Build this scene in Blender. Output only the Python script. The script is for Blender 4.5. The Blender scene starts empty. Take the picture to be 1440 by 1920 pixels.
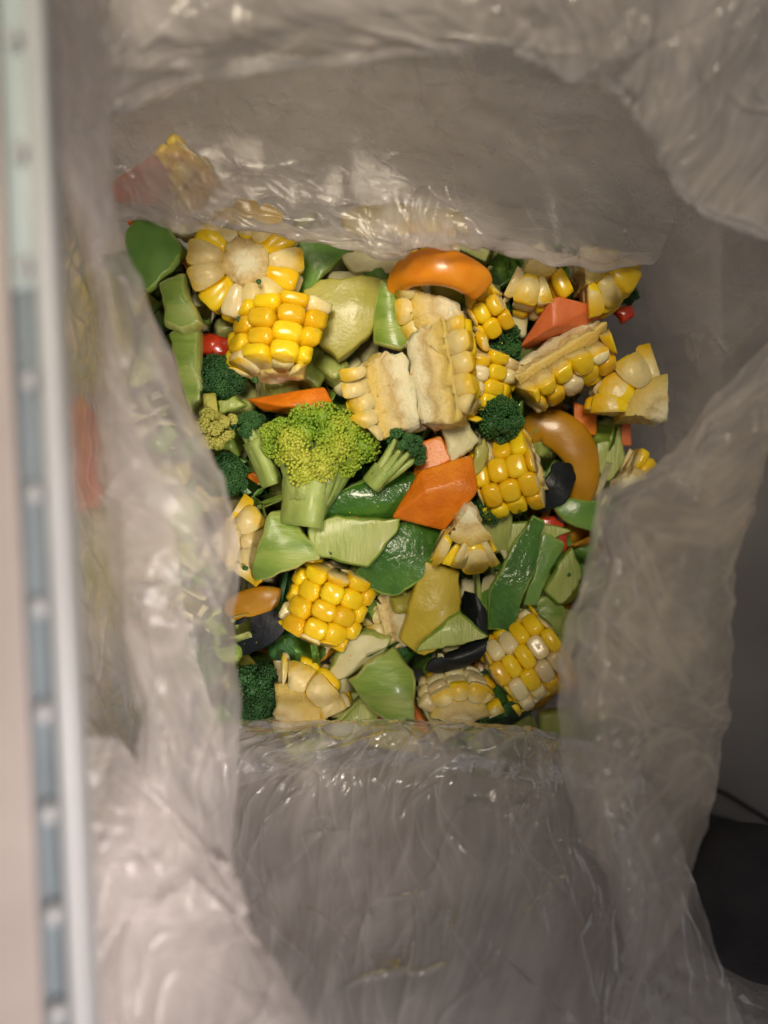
import bpy, bmesh, math, random
import numpy as np
from mathutils import Vector, Matrix, noise as mnoise

# ------------------------------------------------------------------ camera
S, HC = 0.0002, 0.290            # metres per photo pixel at z = 0, camera height
sc = bpy.context.scene
COL = sc.collection
cam_d = bpy.data.cameras.new("camera"); cam = bpy.data.objects.new("camera", cam_d); COL.objects.link(cam)
cam.location = (0, 0, HC)
cam_d.sensor_fit = 'VERTICAL'; cam_d.sensor_height = 36.0
cam_d.lens = 18.0 / (960 * S / HC)
cam_d.clip_start = 0.01; cam_d.clip_end = 50
cam_d.dof.use_dof = True; cam_d.dof.focus_distance = HC + 0.002; cam_d.dof.aperture_fstop = 3.7
sc.camera = cam

# ------------------------------------------------------------------ light
w = bpy.data.worlds.new("World"); sc.world = w; w.use_nodes = True
w.node_tree.nodes["Background"].inputs[0].default_value = (1.0, 0.935, 0.905, 1)
w.node_tree.nodes["Background"].inputs[1].default_value = 0.155

def spot(name, loc, target, energy, col, size_deg, blend, radius):
    d = bpy.data.lights.new(name, 'SPOT'); o = bpy.data.objects.new(name, d); COL.objects.link(o)
    o.location = loc; d.energy = energy; d.color = col
    d.spot_size = math.radians(size_deg); d.spot_blend = blend; d.shadow_soft_size = radius
    o.rotation_euler = (Vector(target) - Vector(loc)).to_track_quat('-Z', 'Y').to_euler()
    return o
spot("ceiling_lamp", (-0.07, 0.22, 0.66), (-0.028, 0.105, 0.0), 27.5, (1.0, 0.87, 0.67), 29.5, 1.0, 0.14)
spot("room_lamp", (0.30, -0.24, 0.70), (-0.147, -0.065, 0.09), 44, (1.0, 0.88, 0.82), 27.5, 1.0, 0.08)  # added spot, brightens the left film and stays off the heap

sc.view_settings.view_transform = 'Standard'; sc.view_settings.look = 'None'
sc.view_settings.exposure = 0.0; sc.view_settings.gamma = 1.0
sc.view_settings.use_curve_mapping = False
sc.render.engine = 'CYCLES'
cy = sc.cycles
cy.use_denoising = True
try: cy.denoiser = 'OPENIMAGEDENOISE'
except Exception: pass
cy.use_adaptive_sampling = True; cy.adaptive_threshold = 0.04; cy.adaptive_min_samples = 24; cy.time_limit = 600
cy.transparent_max_bounces = 12; cy.max_bounces = 6; cy.diffuse_bounces = 3; cy.glossy_bounces = 3; cy.transmission_bounces = 6
cy.caustics_reflective = False; cy.caustics_refractive = False
cy.sample_clamp_indirect = 4.0

rng = random.Random(7)

# ------------------------------------------------------------------ helpers
def P(px, py, zmm=0.0):
    z = zmm * 0.001; k = S * (HC - z) / HC
    return Vector(((px - 720) * k, (960 - py) * k, z))

def tag(o, label=None, cat=None, group=None, kind=None):
    if label: o["label"] = label
    if cat: o["category"] = cat
    if group: o["group"] = group
    if kind: o["kind"] = kind
    return o

def link(name, me, mats, parent=None, loc=None, smooth=True):
    o = bpy.data.objects.new(name, me); COL.objects.link(o)
    for m in (mats if isinstance(mats, (list, tuple)) else [mats]): me.materials.append(m)
    if smooth and len(me.polygons): me.polygons.foreach_set("use_smooth", [True] * len(me.polygons))
    if parent: o.parent = parent
    if loc is not None: o.location = loc
    return o

def mesh_from(name, verts, faces):
    me = bpy.data.meshes.new(name)
    me.from_pydata([tuple(v) for v in verts], [], [tuple(f) for f in faces]); me.update()
    return me

def empty(name, loc):
    o = bpy.data.objects.new(name, None); COL.objects.link(o); o.location = loc; o.empty_display_size = 0.01
    return o

# numpy perlin noise (3-D)
_pr = np.random.RandomState(11)
_perm = np.concatenate([_pr.permutation(256)] * 3)
_grad = _pr.normal(size=(256, 3)); _grad /= np.linalg.norm(_grad, axis=1)[:, None]
def perlin(x, y, z=0.0):
    x = np.asarray(x, float); y = np.asarray(y, float); z = np.zeros_like(x) + z
    xi = np.floor(x).astype(int); yi = np.floor(y).astype(int); zi = np.floor(z).astype(int)
    xf, yf, zf = x - xi, y - yi, z - zi
    f = lambda t: t * t * t * (t * (t * 6 - 15) + 10)
    u, v, w_ = f(xf), f(yf), f(zf)
    r = 0
    for i in (0, 1):
        for j in (0, 1):
            for k in (0, 1):
                h = _perm[_perm[_perm[(xi + i) & 255] + ((yi + j) & 255)] + ((zi + k) & 255)]
                g = _grad[h]
                d = g[..., 0] * (xf - i) + g[..., 1] * (yf - j) + g[..., 2] * (zf - k)
                r = r + d * (u if i else 1 - u) * (v if j else 1 - v) * (w_ if k else 1 - w_)
    return r * 1.5
def ridge(x, y, z=0.0, p=2.0):
    return np.clip(1 - np.abs(perlin(x, y, z)) * 2.2, 0, 1) ** p

# ------------------------------------------------------------------ materials
def N(nt, t, **kw):
    n = nt.nodes.new(t)
    for k, v in kw.items(): setattr(n, k, v)
    return n
def ramp(nt, fac, stops):
    r = N(nt, 'ShaderNodeValToRGB')
    e = r.color_ramp.elements
    while len(e) < len(stops): e.new(0.5)
    for el, (p, c) in zip(e, stops): el.position = p; el.color = (*c, 1)
    nt.links.new(fac, r.inputs[0]); return r.outputs[0]

def veg(name, stops, scale=60, rough=0.35, bump=0.15, bscale=350, sss=0.12, sssr=(0.004, 0.003, 0.001), stretch=None, coat=0.0, detail=4, rand=0.0, spec=0.5):
    m = bpy.data.materials.new(name); m.use_nodes = True; nt = m.node_tree
    b = nt.nodes["Principled BSDF"]; L = nt.links.new
    tc = N(nt, 'ShaderNodeTexCoord'); vec = tc.outputs['Object']
    if stretch:
        mp = N(nt, 'ShaderNodeMapping'); mp.inputs['Scale'].default_value = stretch; L(vec, mp.inputs[0]); vec = mp.outputs[0]
    n1 = N(nt, 'ShaderNodeTexNoise'); n1.inputs['Scale'].default_value = scale; n1.inputs['Detail'].default_value = detail; L(vec, n1.inputs[0])
    col = ramp(nt, n1.outputs[0], stops)
    if rand:
        oi = N(nt, 'ShaderNodeObjectInfo'); hs = N(nt, 'ShaderNodeHueSaturation')
        mr = N(nt, 'ShaderNodeMapRange'); mr.inputs[3].default_value = 1 - rand; mr.inputs[4].default_value = 1 + rand * 0.5
        L(oi.outputs['Random'], mr.inputs[0]); L(mr.outputs[0], hs.inputs['Value'])
        mr2 = N(nt, 'ShaderNodeMapRange'); mr2.inputs[3].default_value = 0.488; mr2.inputs[4].default_value = 0.508
        L(oi.outputs['Random'], mr2.inputs[0]); L(mr2.outputs[0], hs.inputs['Hue'])
        L(col, hs.inputs['Color']); col = hs.outputs[0]
    L(col, b.inputs['Base Color'])
    n2 = N(nt, 'ShaderNodeTexNoise'); n2.inputs['Scale'].default_value = bscale; n2.inputs['Detail'].default_value = 3; L(vec, n2.inputs[0])
    bp = N(nt, 'ShaderNodeBump'); bp.inputs['Strength'].default_value = bump; bp.inputs['Distance'].default_value = 0.0012
    L(n2.outputs[0], bp.inputs['Height']); L(bp.outputs[0], b.inputs['Normal'])
    rr = N(nt, 'ShaderNodeMapRange'); rr.inputs[3].default_value = rough * 0.75; rr.inputs[4].default_value = rough * 1.3
    L(n1.outputs[0], rr.inputs[0]); L(rr.outputs[0], b.inputs['Roughness'])
    b.inputs['Subsurface Weight'].default_value = sss; b.inputs['Subsurface Radius'].default_value = sssr; b.inputs['Subsurface Scale'].default_value = 1.0
    b.inputs['Coat Weight'].default_value = coat; b.inputs['Coat Roughness'].default_value = 0.12
    b.inputs['Specular IOR Level'].default_value = spec
    return m

M = {}
M['kernel_y'] = veg('kernel_yellow', [(0.3, (0.88, 0.55, 0.006)), (0.7, (0.95, 0.68, 0.016))], 130, 0.24, 0.05, 300, 0.25, sssr=(0.003, 0.002, 0.0004), rand=0.14, coat=0.25)
M['kernel_w'] = veg('kernel_pale', [(0.3, (0.82, 0.66, 0.28)), (0.7, (0.90, 0.80, 0.50))], 160, 0.26, 0.05, 300, 0.3, rand=0.10, coat=0.3)
M['flesh'] = veg('kernel_flesh_cut', [(0.25, (0.62, 0.42, 0.12)), (0.5, (0.80, 0.64, 0.30)), (0.75, (0.86, 0.74, 0.44))], 260, 0.42, 0.5, 700, 0.25, rand=0.12)
M['carrot'] = veg('carrot_orange', [(0.3, (0.62, 0.15, 0.004)), (0.5, (0.74, 0.20, 0.006)), (0.7, (0.84, 0.28, 0.014))], 90, 0.36, 0.3, 600, 0.08, coat=0.08)
M['carrot_pink'] = veg('carrot_salmon', [(0.3, (0.62, 0.14, 0.04)), (0.7, (0.76, 0.22, 0.07))], 90, 0.4, 0.2, 500, 0.2)
M['salmon'] = veg('salmon_red_skin', [(0.3, (0.72, 0.17, 0.09)), (0.7, (0.85, 0.28, 0.16))], 90, 0.4, 0.1, 300, 0.2)
M['green_pep'] = veg('green_pepper_skin', [(0.3, (0.030, 0.11, 0.012)), (0.5, (0.055, 0.17, 0.02)), (0.72, (0.11, 0.25, 0.035))], 55, 0.22, 0.5, 420, 0.1, coat=0.6)
M['green_flesh'] = veg('green_pepper_flesh', [(0.3, (0.22, 0.38, 0.06)), (0.7, (0.36, 0.50, 0.12))], 80, 0.3, 0.25, 400, 0.2, coat=0.2)
M['green_soft'] = veg('green_pepper_wall', [(0.3, (0.10, 0.24, 0.035)), (0.7, (0.17, 0.33, 0.06))], 70, 0.34, 0.25, 400, 0.15, coat=0.2)
M['green_mid'] = veg('stem_skin_green', [(0.3, (0.13, 0.24, 0.028)), (0.5, (0.23, 0.35, 0.05)), (0.72, (0.40, 0.48, 0.12))], 60, 0.36, 0.4, 300, 0.2, coat=0.2, stretch=(0.5, 2.2, 1))
M['pale_green'] = veg('pale_green_flesh', [(0.3, (0.29, 0.38, 0.075)), (0.5, (0.41, 0.48, 0.13)), (0.7, (0.53, 0.56, 0.21))], 55, 0.36, 0.45, 350, 0.25, coat=0.15, stretch=(2.4, 0.5, 1))
M['pale_yellow'] = veg('pale_yellow_flesh', [(0.3, (0.34, 0.325, 0.05)), (0.7, (0.45, 0.42, 0.085))], 55, 0.34, 0.14, 600, 0.25, coat=0.1)
M['squash_yellow'] = veg('squash_yellow_flesh', [(0.3, (0.44, 0.34, 0.02)), (0.7, (0.56, 0.44, 0.04))], 60, 0.36, 0.25, 420, 0.2, coat=0.15)
M['cream'] = veg('cream_flesh', [(0.3, (0.58, 0.54, 0.26)), (0.7, (0.72, 0.68, 0.40))], 70, 0.4, 0.25, 400, 0.25)
M['orange_pep'] = veg('orange_pepper_skin', [(0.3, (0.80, 0.25, 0.008)), (0.7, (0.92, 0.36, 0.015))], 60, 0.28, 0.12, 300, 0.2, coat=0.35)
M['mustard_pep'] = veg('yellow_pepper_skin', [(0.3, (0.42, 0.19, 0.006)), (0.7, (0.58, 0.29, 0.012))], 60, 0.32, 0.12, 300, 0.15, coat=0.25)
M['red_pep'] = veg('red_pepper_skin', [(0.3, (0.50, 0.03, 0.008)), (0.7, (0.66, 0.06, 0.015))], 60, 0.25, 0.1, 300, 0.15, coat=0.5)
M['dark_skin'] = veg('eggplant_skin', [(0.3, (0.006, 0.009, 0.011)), (0.7, (0.014, 0.018, 0.022))], 80, 0.42, 0.3, 300, 0.0, coat=0.0, spec=0.35)
M['stem'] = veg('broccoli_stem', [(0.3, (0.25, 0.37, 0.075)), (0.7, (0.43, 0.52, 0.15))], 90, 0.4, 0.3, 420, 0.2, stretch=(1, 1, 1), coat=0.12)
M['stem_dark'] = veg('broccoli_stem_dark', [(0.3, (0.10, 0.22, 0.05)), (0.7, (0.20, 0.34, 0.09))], 90, 0.4, 0.3, 420, 0.15)
M['bud_yel'] = veg('broccoli_buds_yellow_green', [(0.25, (0.08, 0.22, 0.015)), (0.42, (0.24, 0.40, 0.025)), (0.58, (0.44, 0.54, 0.045)), (0.75, (0.64, 0.62, 0.09))], 55, 0.5, 0.5, 900, 0.1, detail=6)
M['bud_pale'] = veg('broccoli_buds_yellowed', [(0.3, (0.34, 0.38, 0.05)), (0.7, (0.60, 0.56, 0.12))], 80, 0.5, 0.5, 900, 0.1)
M['bud_dark'] = veg('broccoli_buds_dark_green', [(0.3, (0.018, 0.075, 0.018)), (0.6, (0.04, 0.14, 0.03)), (0.8, (0.10, 0.22, 0.05))], 90, 0.45, 0.5, 900, 0.05, detail=6)
M['core'] = None

def core_material():
    m = bpy.data.materials.new('corn_cob_core'); m.use_nodes = True; nt = m.node_tree; L = nt.links.new
    b = nt.nodes["Principled BSDF"]
    tc = N(nt, 'ShaderNodeTexCoord'); sx = N(nt, 'ShaderNodeSeparateXYZ'); L(tc.outputs['Object'], sx.inputs[0])
    cx = N(nt, 'ShaderNodeCombineXYZ'); L(sx.outputs[0], cx.inputs[0]); L(sx.outputs[1], cx.inputs[1])
    ln = N(nt, 'ShaderNodeVectorMath', operation='LENGTH'); L(cx.outputs[0], ln.inputs[0])
    nz = N(nt, 'ShaderNodeTexNoise'); nz.inputs['Scale'].default_value = 320; nz.inputs['Detail'].default_value = 5; L(tc.outputs['Object'], nz.inputs[0])
    ma = N(nt, 'ShaderNodeMath', operation='MULTIPLY_ADD'); L(nz.outputs[0], ma.inputs[0]); ma.inputs[1].default_value = 0.006; L(ln.outputs['Value'], ma.inputs[2])
    mr = N(nt, 'ShaderNodeMapRange'); mr.inputs[1].default_value = 0.0; mr.inputs[2].default_value = 0.016; L(ma.outputs[0], mr.inputs[0])
    col = ramp(nt, mr.outputs[0], [(0.0, (0.84, 0.79, 0.58)), (0.40, (0.82, 0.75, 0.48)), (0.58, (0.62, 0.46, 0.19)), (0.74, (0.76, 0.62, 0.28)), (0.95, (0.72, 0.54, 0.14))])
    L(col, b.inputs['Base Color']); b.inputs['Roughness'].default_value = 0.5
    b.inputs['Subsurface Weight'].default_value = 0.35; b.inputs['Subsurface Radius'].default_value = (0.003, 0.002, 0.001); b.inputs['Subsurface Scale'].default_value = 1
    n2 = N(nt, 'ShaderNodeTexNoise'); n2.inputs['Scale'].default_value = 900; n2.inputs['Detail'].default_value = 4; L(tc.outputs['Object'], n2.inputs[0])
    bp = N(nt, 'ShaderNodeBump'); bp.inputs['Strength'].default_value = 0.55; bp.inputs['Distance'].default_value = 0.001
    L(n2.outputs[0], bp.inputs['Height']); L(bp.outputs[0], b.inputs['Normal'])
    return m
M['core'] = core_material()
def flesh_material():
    """Cut kernel: pale starchy inside turning yellow towards the outer skin (the object colour carries the cob radius)."""
    m = bpy.data.materials.new('corn_kernel_cut'); m.use_nodes = True; nt = m.node_tree; L = nt.links.new
    b = nt.nodes["Principled BSDF"]
    tc = N(nt, 'ShaderNodeTexCoord'); oi = N(nt, 'ShaderNodeObjectInfo'); sc_ = N(nt, 'ShaderNodeSeparateColor'); L(oi.outputs['Color'], sc_.inputs[0])
    mu = N(nt, 'ShaderNodeVectorMath', operation='MULTIPLY'); mu.inputs[1].default_value = (1, 1, 0); L(tc.outputs['Object'], mu.inputs[0])
    ln = N(nt, 'ShaderNodeVectorMath', operation='LENGTH'); L(mu.outputs[0], ln.inputs[0])
    dv = N(nt, 'ShaderNodeMath', operation='DIVIDE'); L(ln.outputs['Value'], dv.inputs[0]); L(sc_.outputs[0], dv.inputs[1])
    nz = N(nt, 'ShaderNodeTexNoise'); nz.inputs['Scale'].default_value = 330; nz.inputs['Detail'].default_value = 3; L(tc.outputs['Object'], nz.inputs[0])
    ma = N(nt, 'ShaderNodeMath', operation='MULTIPLY_ADD'); L(nz.outputs[0], ma.inputs[0]); ma.inputs[1].default_value = 0.30
    rd = N(nt, 'ShaderNodeMath', operation='MULTIPLY_ADD'); L(oi.outputs['Random'], rd.inputs[0]); rd.inputs[1].default_value = 0.22; L(dv.outputs[0], rd.inputs[2]); L(rd.outputs[0], ma.inputs[2])
    mr = N(nt, 'ShaderNodeMapRange'); mr.inputs[1].default_value = 0.60; mr.inputs[2].default_value = 1.30; L(ma.outputs[0], mr.inputs[0])
    col = ramp(nt, mr.outputs[0], [(0.0, (0.60, 0.44, 0.16)), (0.25, (0.82, 0.66, 0.30)), (0.60, (0.85, 0.69, 0.30)), (0.80, (0.86, 0.60, 0.10)), (0.95, (0.86, 0.54, 0.02))])
    L(col, b.inputs['Base Color']); b.inputs['Roughness'].default_value = 0.32
    b.inputs['Subsurface Weight'].default_value = 0.3; b.inputs['Subsurface Radius'].default_value = (0.004, 0.003, 0.001); b.inputs['Subsurface Scale'].default_value = 1
    bp = N(nt, 'ShaderNodeBump'); bp.inputs['Strength'].default_value = 0.5; bp.inputs['Distance'].default_value = 0.001
    L(nz.outputs[0], bp.inputs['Height']); L(bp.outputs[0], b.inputs['Normal'])
    return m
M['flesh'] = flesh_material()

def film(name, tint=(0.91, 0.855, 0.835), rough=0.13, bump=0.08, wr=60, gloss=0.55, trans=0.55):
    """Milky polythene: a clear sheet with a scattering body and a shiny skin; how milky it is at each spot is stored on the sheet (attribute 'milk')."""
    m = bpy.data.materials.new(name); m.use_nodes = True; nt = m.node_tree; L = nt.links.new
    nt.nodes.remove(nt.nodes["Principled BSDF"]); out = nt.nodes["Material Output"]
    at = N(nt, 'ShaderNodeAttribute'); at.attribute_name = 'milk'
    tc = N(nt, 'ShaderNodeTexCoord')
    w1 = N(nt, 'ShaderNodeTexNoise'); w1.inputs['Scale'].default_value = wr; w1.inputs['Detail'].default_value = 2; L(tc.outputs['UV'], w1.inputs[0])
    bp = N(nt, 'ShaderNodeBump'); bp.inputs['Strength'].default_value = bump; bp.inputs['Distance'].default_value = 0.001; L(w1.outputs[0], bp.inputs['Height'])
    tr = N(nt, 'ShaderNodeBsdfTransparent'); tr.inputs[0].default_value = (0.98, 0.97, 0.96, 1)
    di = N(nt, 'ShaderNodeBsdfDiffuse'); di.inputs[0].default_value = (*tint, 1); L(bp.outputs[0], di.inputs['Normal'])
    tl = N(nt, 'ShaderNodeBsdfTranslucent'); tl.inputs[0].default_value = (*tint, 1); L(bp.outputs[0], tl.inputs['Normal'])
    gl = N(nt, 'ShaderNodeBsdfGlossy'); gl.inputs['Roughness'].default_value = rough; gl.inputs[0].default_value = (1, 1, 1, 1); L(bp.outputs[0], gl.inputs['Normal'])
    body = N(nt, 'ShaderNodeMixShader'); body.inputs[0].default_value = trans; L(di.outputs[0], body.inputs[1]); L(tl.outputs[0], body.inputs[2])
    mx = N(nt, 'ShaderNodeMixShader'); L(at.outputs['Fac'], mx.inputs[0]); L(tr.outputs[0], mx.inputs[1]); L(body.outputs[0], mx.inputs[2])
    fr = N(nt, 'ShaderNodeFresnel'); fr.inputs[0].default_value = 1.5; L(bp.outputs[0], fr.inputs['Normal'])
    fm = N(nt, 'ShaderNodeMath', operation='MULTIPLY'); L(fr.outputs[0], fm.inputs[0]); fm.inputs[1].default_value = gloss
    thin = N(nt, 'ShaderNodeMath', operation='MULTIPLY'); thin.use_clamp = True; L(at.outputs['Fac'], thin.inputs[0]); thin.inputs[1].default_value = 7.0
    fg = N(nt, 'ShaderNodeMath', operation='MULTIPLY'); L(fm.outputs[0], fg.inputs[0]); L(thin.outputs[0], fg.inputs[1])
    m2 = N(nt, 'ShaderNodeMixShader'); L(fg.outputs[0], m2.inputs[0]); L(mx.outputs[0], m2.inputs[1]); L(gl.outputs[0], m2.inputs[2])
    L(m2.outputs[0], out.inputs[0])
    return m

def plain(name, col, rough=0.5, var=0.15, scale=30, bump=0.1, bscale=200, metal=0.0, spec=0.5):
    m = bpy.data.materials.new(name); m.use_nodes = True; nt = m.node_tree; L = nt.links.new
    b = nt.nodes["Principled BSDF"]; tc = N(nt, 'ShaderNodeTexCoord')
    nz = N(nt, 'ShaderNodeTexNoise'); nz.inputs['Scale'].default_value = scale; nz.inputs['Detail'].default_value = 5; L(tc.outputs['Object'], nz.inputs[0])
    c = ramp(nt, nz.outputs[0], [(0.3, tuple(x * (1 - var) for x in col)), (0.7, tuple(min(1, x * (1 + var)) for x in col))])
    L(c, b.inputs['Base Color']); b.inputs['Roughness'].default_value = rough; b.inputs['Metallic'].default_value = metal
    b.inputs['Specular IOR Level'].default_value = spec
    n2 = N(nt, 'ShaderNodeTexNoise'); n2.inputs['Scale'].default_value = bscale; L(tc.outputs['Object'], n2.inputs[0])
    bp = N(nt, 'ShaderNodeBump'); bp.inputs['Strength'].default_value = bump; bp.inputs['Distance'].default_value = 0.001
    L(n2.outputs[0], bp.inputs['Height']); L(bp.outputs[0], b.inputs['Normal'])
    return m

# ------------------------------------------------------------------ setting: floor
def build_floor():
    z = -0.085; bm = bmesh.new()
    bmesh.ops.create_grid(bm, x_segments=40, y_segments=40, size=0.6)
    for v in bm.verts: v.co.z = z + 0.0015 * mnoise.noise(v.co * 9)
    me = bpy.data.meshes.new('floor'); bm.to_mesh(me); bm.free()
    tag(link('floor', me, plain('dark_floor', (0.23, 0.215, 0.205), 0.5, 0.2, 20, 0.15, 150)), kind='structure')
build_floor()

# ------------------------------------------------------------------ bin rim along the left side
def box(bm, a, b, bev=0.0):
    g = bmesh.ops.create_cube(bm, size=1.0)['verts']
    a, b = Vector(a), Vector(b)
    for v in g: v.co = Vector(((a.x + b.x) / 2 + v.co.x * (b.x - a.x), (a.y + b.y) / 2 + v.co.y * (b.y - a.y), (a.z + b.z) / 2 + v.co.z * (b.z - a.z)))
    if bev:
        es = {e for v in g for e in v.link_edges}
        bmesh.ops.bevel(bm, geom=list(es), offset=bev, segments=3, profile=0.5, affect='EDGES')
def to_obj(name, bm, mat, parent=None, loc=None):
    me = bpy.data.meshes.new(name); bm.to_mesh(me); bm.free(); return link(name, me, mat, parent, loc)

def build_rim():
    zr = 138.0                                   # height of the rim, mm
    p0, p1 = P(28, 300, zr), P(100, 1900, zr)
    d = (p1 - p0); ang = math.atan2(d.y, d.x) + math.pi / 2
    root = empty('storage_bin', p0); root.rotation_euler = (0, 0, ang)   # local -Y runs down the picture, +X to the right
    k = S * (HC - zr / 1000) / HC
    tag(root, 'blurred pale plastic bin rim with slate-blue groove and row of white pegs', 'storage bin')
    white = plain('bin_white_plastic', (0.34, 0.35, 0.36), 0.4, 0.05)
    pink = plain('bin_flange_plastic', (0.27, 0.235, 0.22), 0.5, 0.10, 25)
    slate = plain('bin_groove_slate', (0.15, 0.185, 0.21), 0.4, 0.10, 60)
    Y0, Y1 = 760 * k, -1900 * k
    milky = bpy.data.materials.new('bin_milky_plastic'); milky.use_nodes = True; nt = milky.node_tree
    nt.nodes.remove(nt.nodes["Principled BSDF"])
    t_ = N(nt, 'ShaderNodeBsdfTransparent'); l_ = N(nt, 'ShaderNodeBsdfTranslucent'); l_.inputs[0].default_value = (0.85, 0.82, 0.78, 1)
    nz_ = N(nt, 'ShaderNodeTexNoise'); nz_.inputs['Scale'].default_value = 40; mr_ = N(nt, 'ShaderNodeMapRange'); mr_.inputs[3].default_value = 0.35; mr_.inputs[4].default_value = 0.5
    nt.links.new(nz_.outputs[0], mr_.inputs[0]); mx_ = N(nt, 'ShaderNodeMixShader'); nt.links.new(mr_.outputs[0], mx_.inputs[0])
    nt.links.new(t_.outputs[0], mx_.inputs[1]); nt.links.new(l_.outputs[0], mx_.inputs[2]); nt.links.new(mx_.outputs[0], nt.nodes["Material Output"].inputs[0])
    def bar(name, x0, x1, z0, z1, m, bev=0.0004, y0=Y0, y1=Y1):
        bm = bmesh.new(); box(bm, (x0 * k, y1, z0), (x1 * k, y0, z1), bev); return to_obj(name, bm, m, root)
    bar('outer_flange', -330, -30, -0.004, -0.0012, pink)
    bar('groove', -29, 29, -0.006, -0.003, slate, 0.0002, -235 * k, Y1)
    bar('groove_glare', -29, 27, -0.006, -0.0022, plain('bin_groove_glare', (0.30, 0.36, 0.37), 0.4, 0.05), 0.0005, Y0, -237 * k)  # upper end of the groove, its bright reflection put into a paler colour
    bar('inner_lip', 29.5, 68, -0.006, 0.0012, white, 0.0012)
    bar('side_wall', -330, -322, -0.200, -0.0042, milky)
    for py in (-150, 65, 280, 495, 710, 925, 1140, 1340, 1530, 1722, 1908):
        bm = bmesh.new()
        bmesh.ops.create_uvsphere(bm, u_segments=20, v_segments=12, radius=1.0)
        for v in bm.verts: v.co = Vector((v.co.x * 14 * k, v.co.y * 24 * k, max(v.co.z, -0.4) * 0.0022 - 0.0022))
        yy = -(py - 300) * k / math.cos(ang)
        to_obj('peg', bm, white, root, (2 * k, yy, 0))
build_rim()

def cr(a, n):                       # Catmull-Rom along axis 0
    a = np.asarray(a, float); m = len(a)
    p = np.concatenate([2 * a[:1] - a[1:2], a, 2 * a[-1:] - a[-2:-1]])
    t = np.linspace(0, m - 1 - 1e-9, n); i = t.astype(int); f = (t - i).reshape(-1, *([1] * (a.ndim - 1)))
    p0, p1, p2, p3 = p[i], p[i + 1], p[i + 2], p[i + 3]
    return 0.5 * (2 * p1 + (p2 - p0) * f + (2 * p0 - 5 * p1 + 4 * p2 - p3) * f ** 2 + (3 * p1 - p0 - 3 * p2 + p3) * f ** 3)

# ------------------------------------------------------------------ black rounded thing and cord on the floor
def build_right_side():
    blk = plain('black_rubber', (0.042, 0.038, 0.041), 0.6, 0.25, 60, 0.35, 500, spec=0.3)
    zt = -30
    out = [(1290, 1650), (1298, 1600), (1330, 1562), (1385, 1545), (1450, 1548), (1530, 1580), (1590, 1660), (1585, 1760), (1530, 1830), (1460, 1845), (1400, 1838), (1340, 1805), (1302, 1772)]
    n = len(out); c = P(1440, 1700, zt); rings = []
    vs, fs = [], []
    prof = [(0.55, -84), (0.76, -58), (0.94, -42), (0.985, -36), (0.93, -31), (0.80, -27.5), (0.5, -25), (0.2, -24)]
    m = 72
    pts = []
    for i in range(n):
        a = [Vector(out[(i + j) % n]) for j in (-1, 0, 1, 2)]
        for t in np.linspace(0, 1, 6, endpoint=False):
            pts.append(0.5 * ((2 * a[1]) + (a[2] - a[0]) * t + (2 * a[0] - 5 * a[1] + 4 * a[2] - a[3]) * t * t + (3 * a[1] - a[0] - 3 * a[2] + a[3]) * t ** 3))
    base = [P(p.x, p.y, -36) for p in pts]; m = len(base); cc = sum(base, Vector()) / m
    for s, z in prof:
        for b_ in base: vs.append((cc.x + (b_.x - cc.x) * s - cc.x, cc.y + (b_.y - cc.y) * s - cc.y, z / 1000))
    for r in range(len(prof) - 1):
        for i in range(m): fs.append((r * m + i, r * m + (i + 1) % m, (r + 1) * m + (i + 1) % m, (r + 1) * m + i))
    fs.append(tuple((len(prof) - 1) * m + i for i in range(m)))
    o = link('black_tub', mesh_from('black_tub', vs, fs), blk, loc=(cc.x, cc.y, 0))
    tag(o, 'matte black rounded tub cut off by the frame beside the bag', 'tub')
    q = cr(np.array([list(P(x, y, -83.5)) for x, y in [(1290, 1465), (1350, 1483), (1400, 1512), (1450, 1545), (1520, 1610)]]), 30)
    c0 = Vector(q[0]); vs, fs = [], []
    for k in range(len(q) - 1):
        pass
    T = np.gradient(q, axis=0); K = 10
    for k, p_ in enumerate(q):
        t = Vector(T[k]).normalized(); b_ = Vector((0, 0, 1)).cross(t).normalized(); n_ = t.cross(b_)
        for a in range(K): vs.append(Vector(p_) - c0 + (b_ * math.cos(a * 2 * math.pi / K) + n_ * math.sin(a * 2 * math.pi / K)) * 0.001)
    for k in range(len(q) - 1):
        for a in range(K): fs.append((k * K + a, k * K + (a + 1) % K, (k + 1) * K + (a + 1) % K, (k + 1) * K + a))
    o = link('power_cable', mesh_from('power_cable', vs, fs), blk, loc=c0)
    tag(o, 'thin black cable lying on the dark grey floor', 'cable')
build_right_side()

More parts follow.
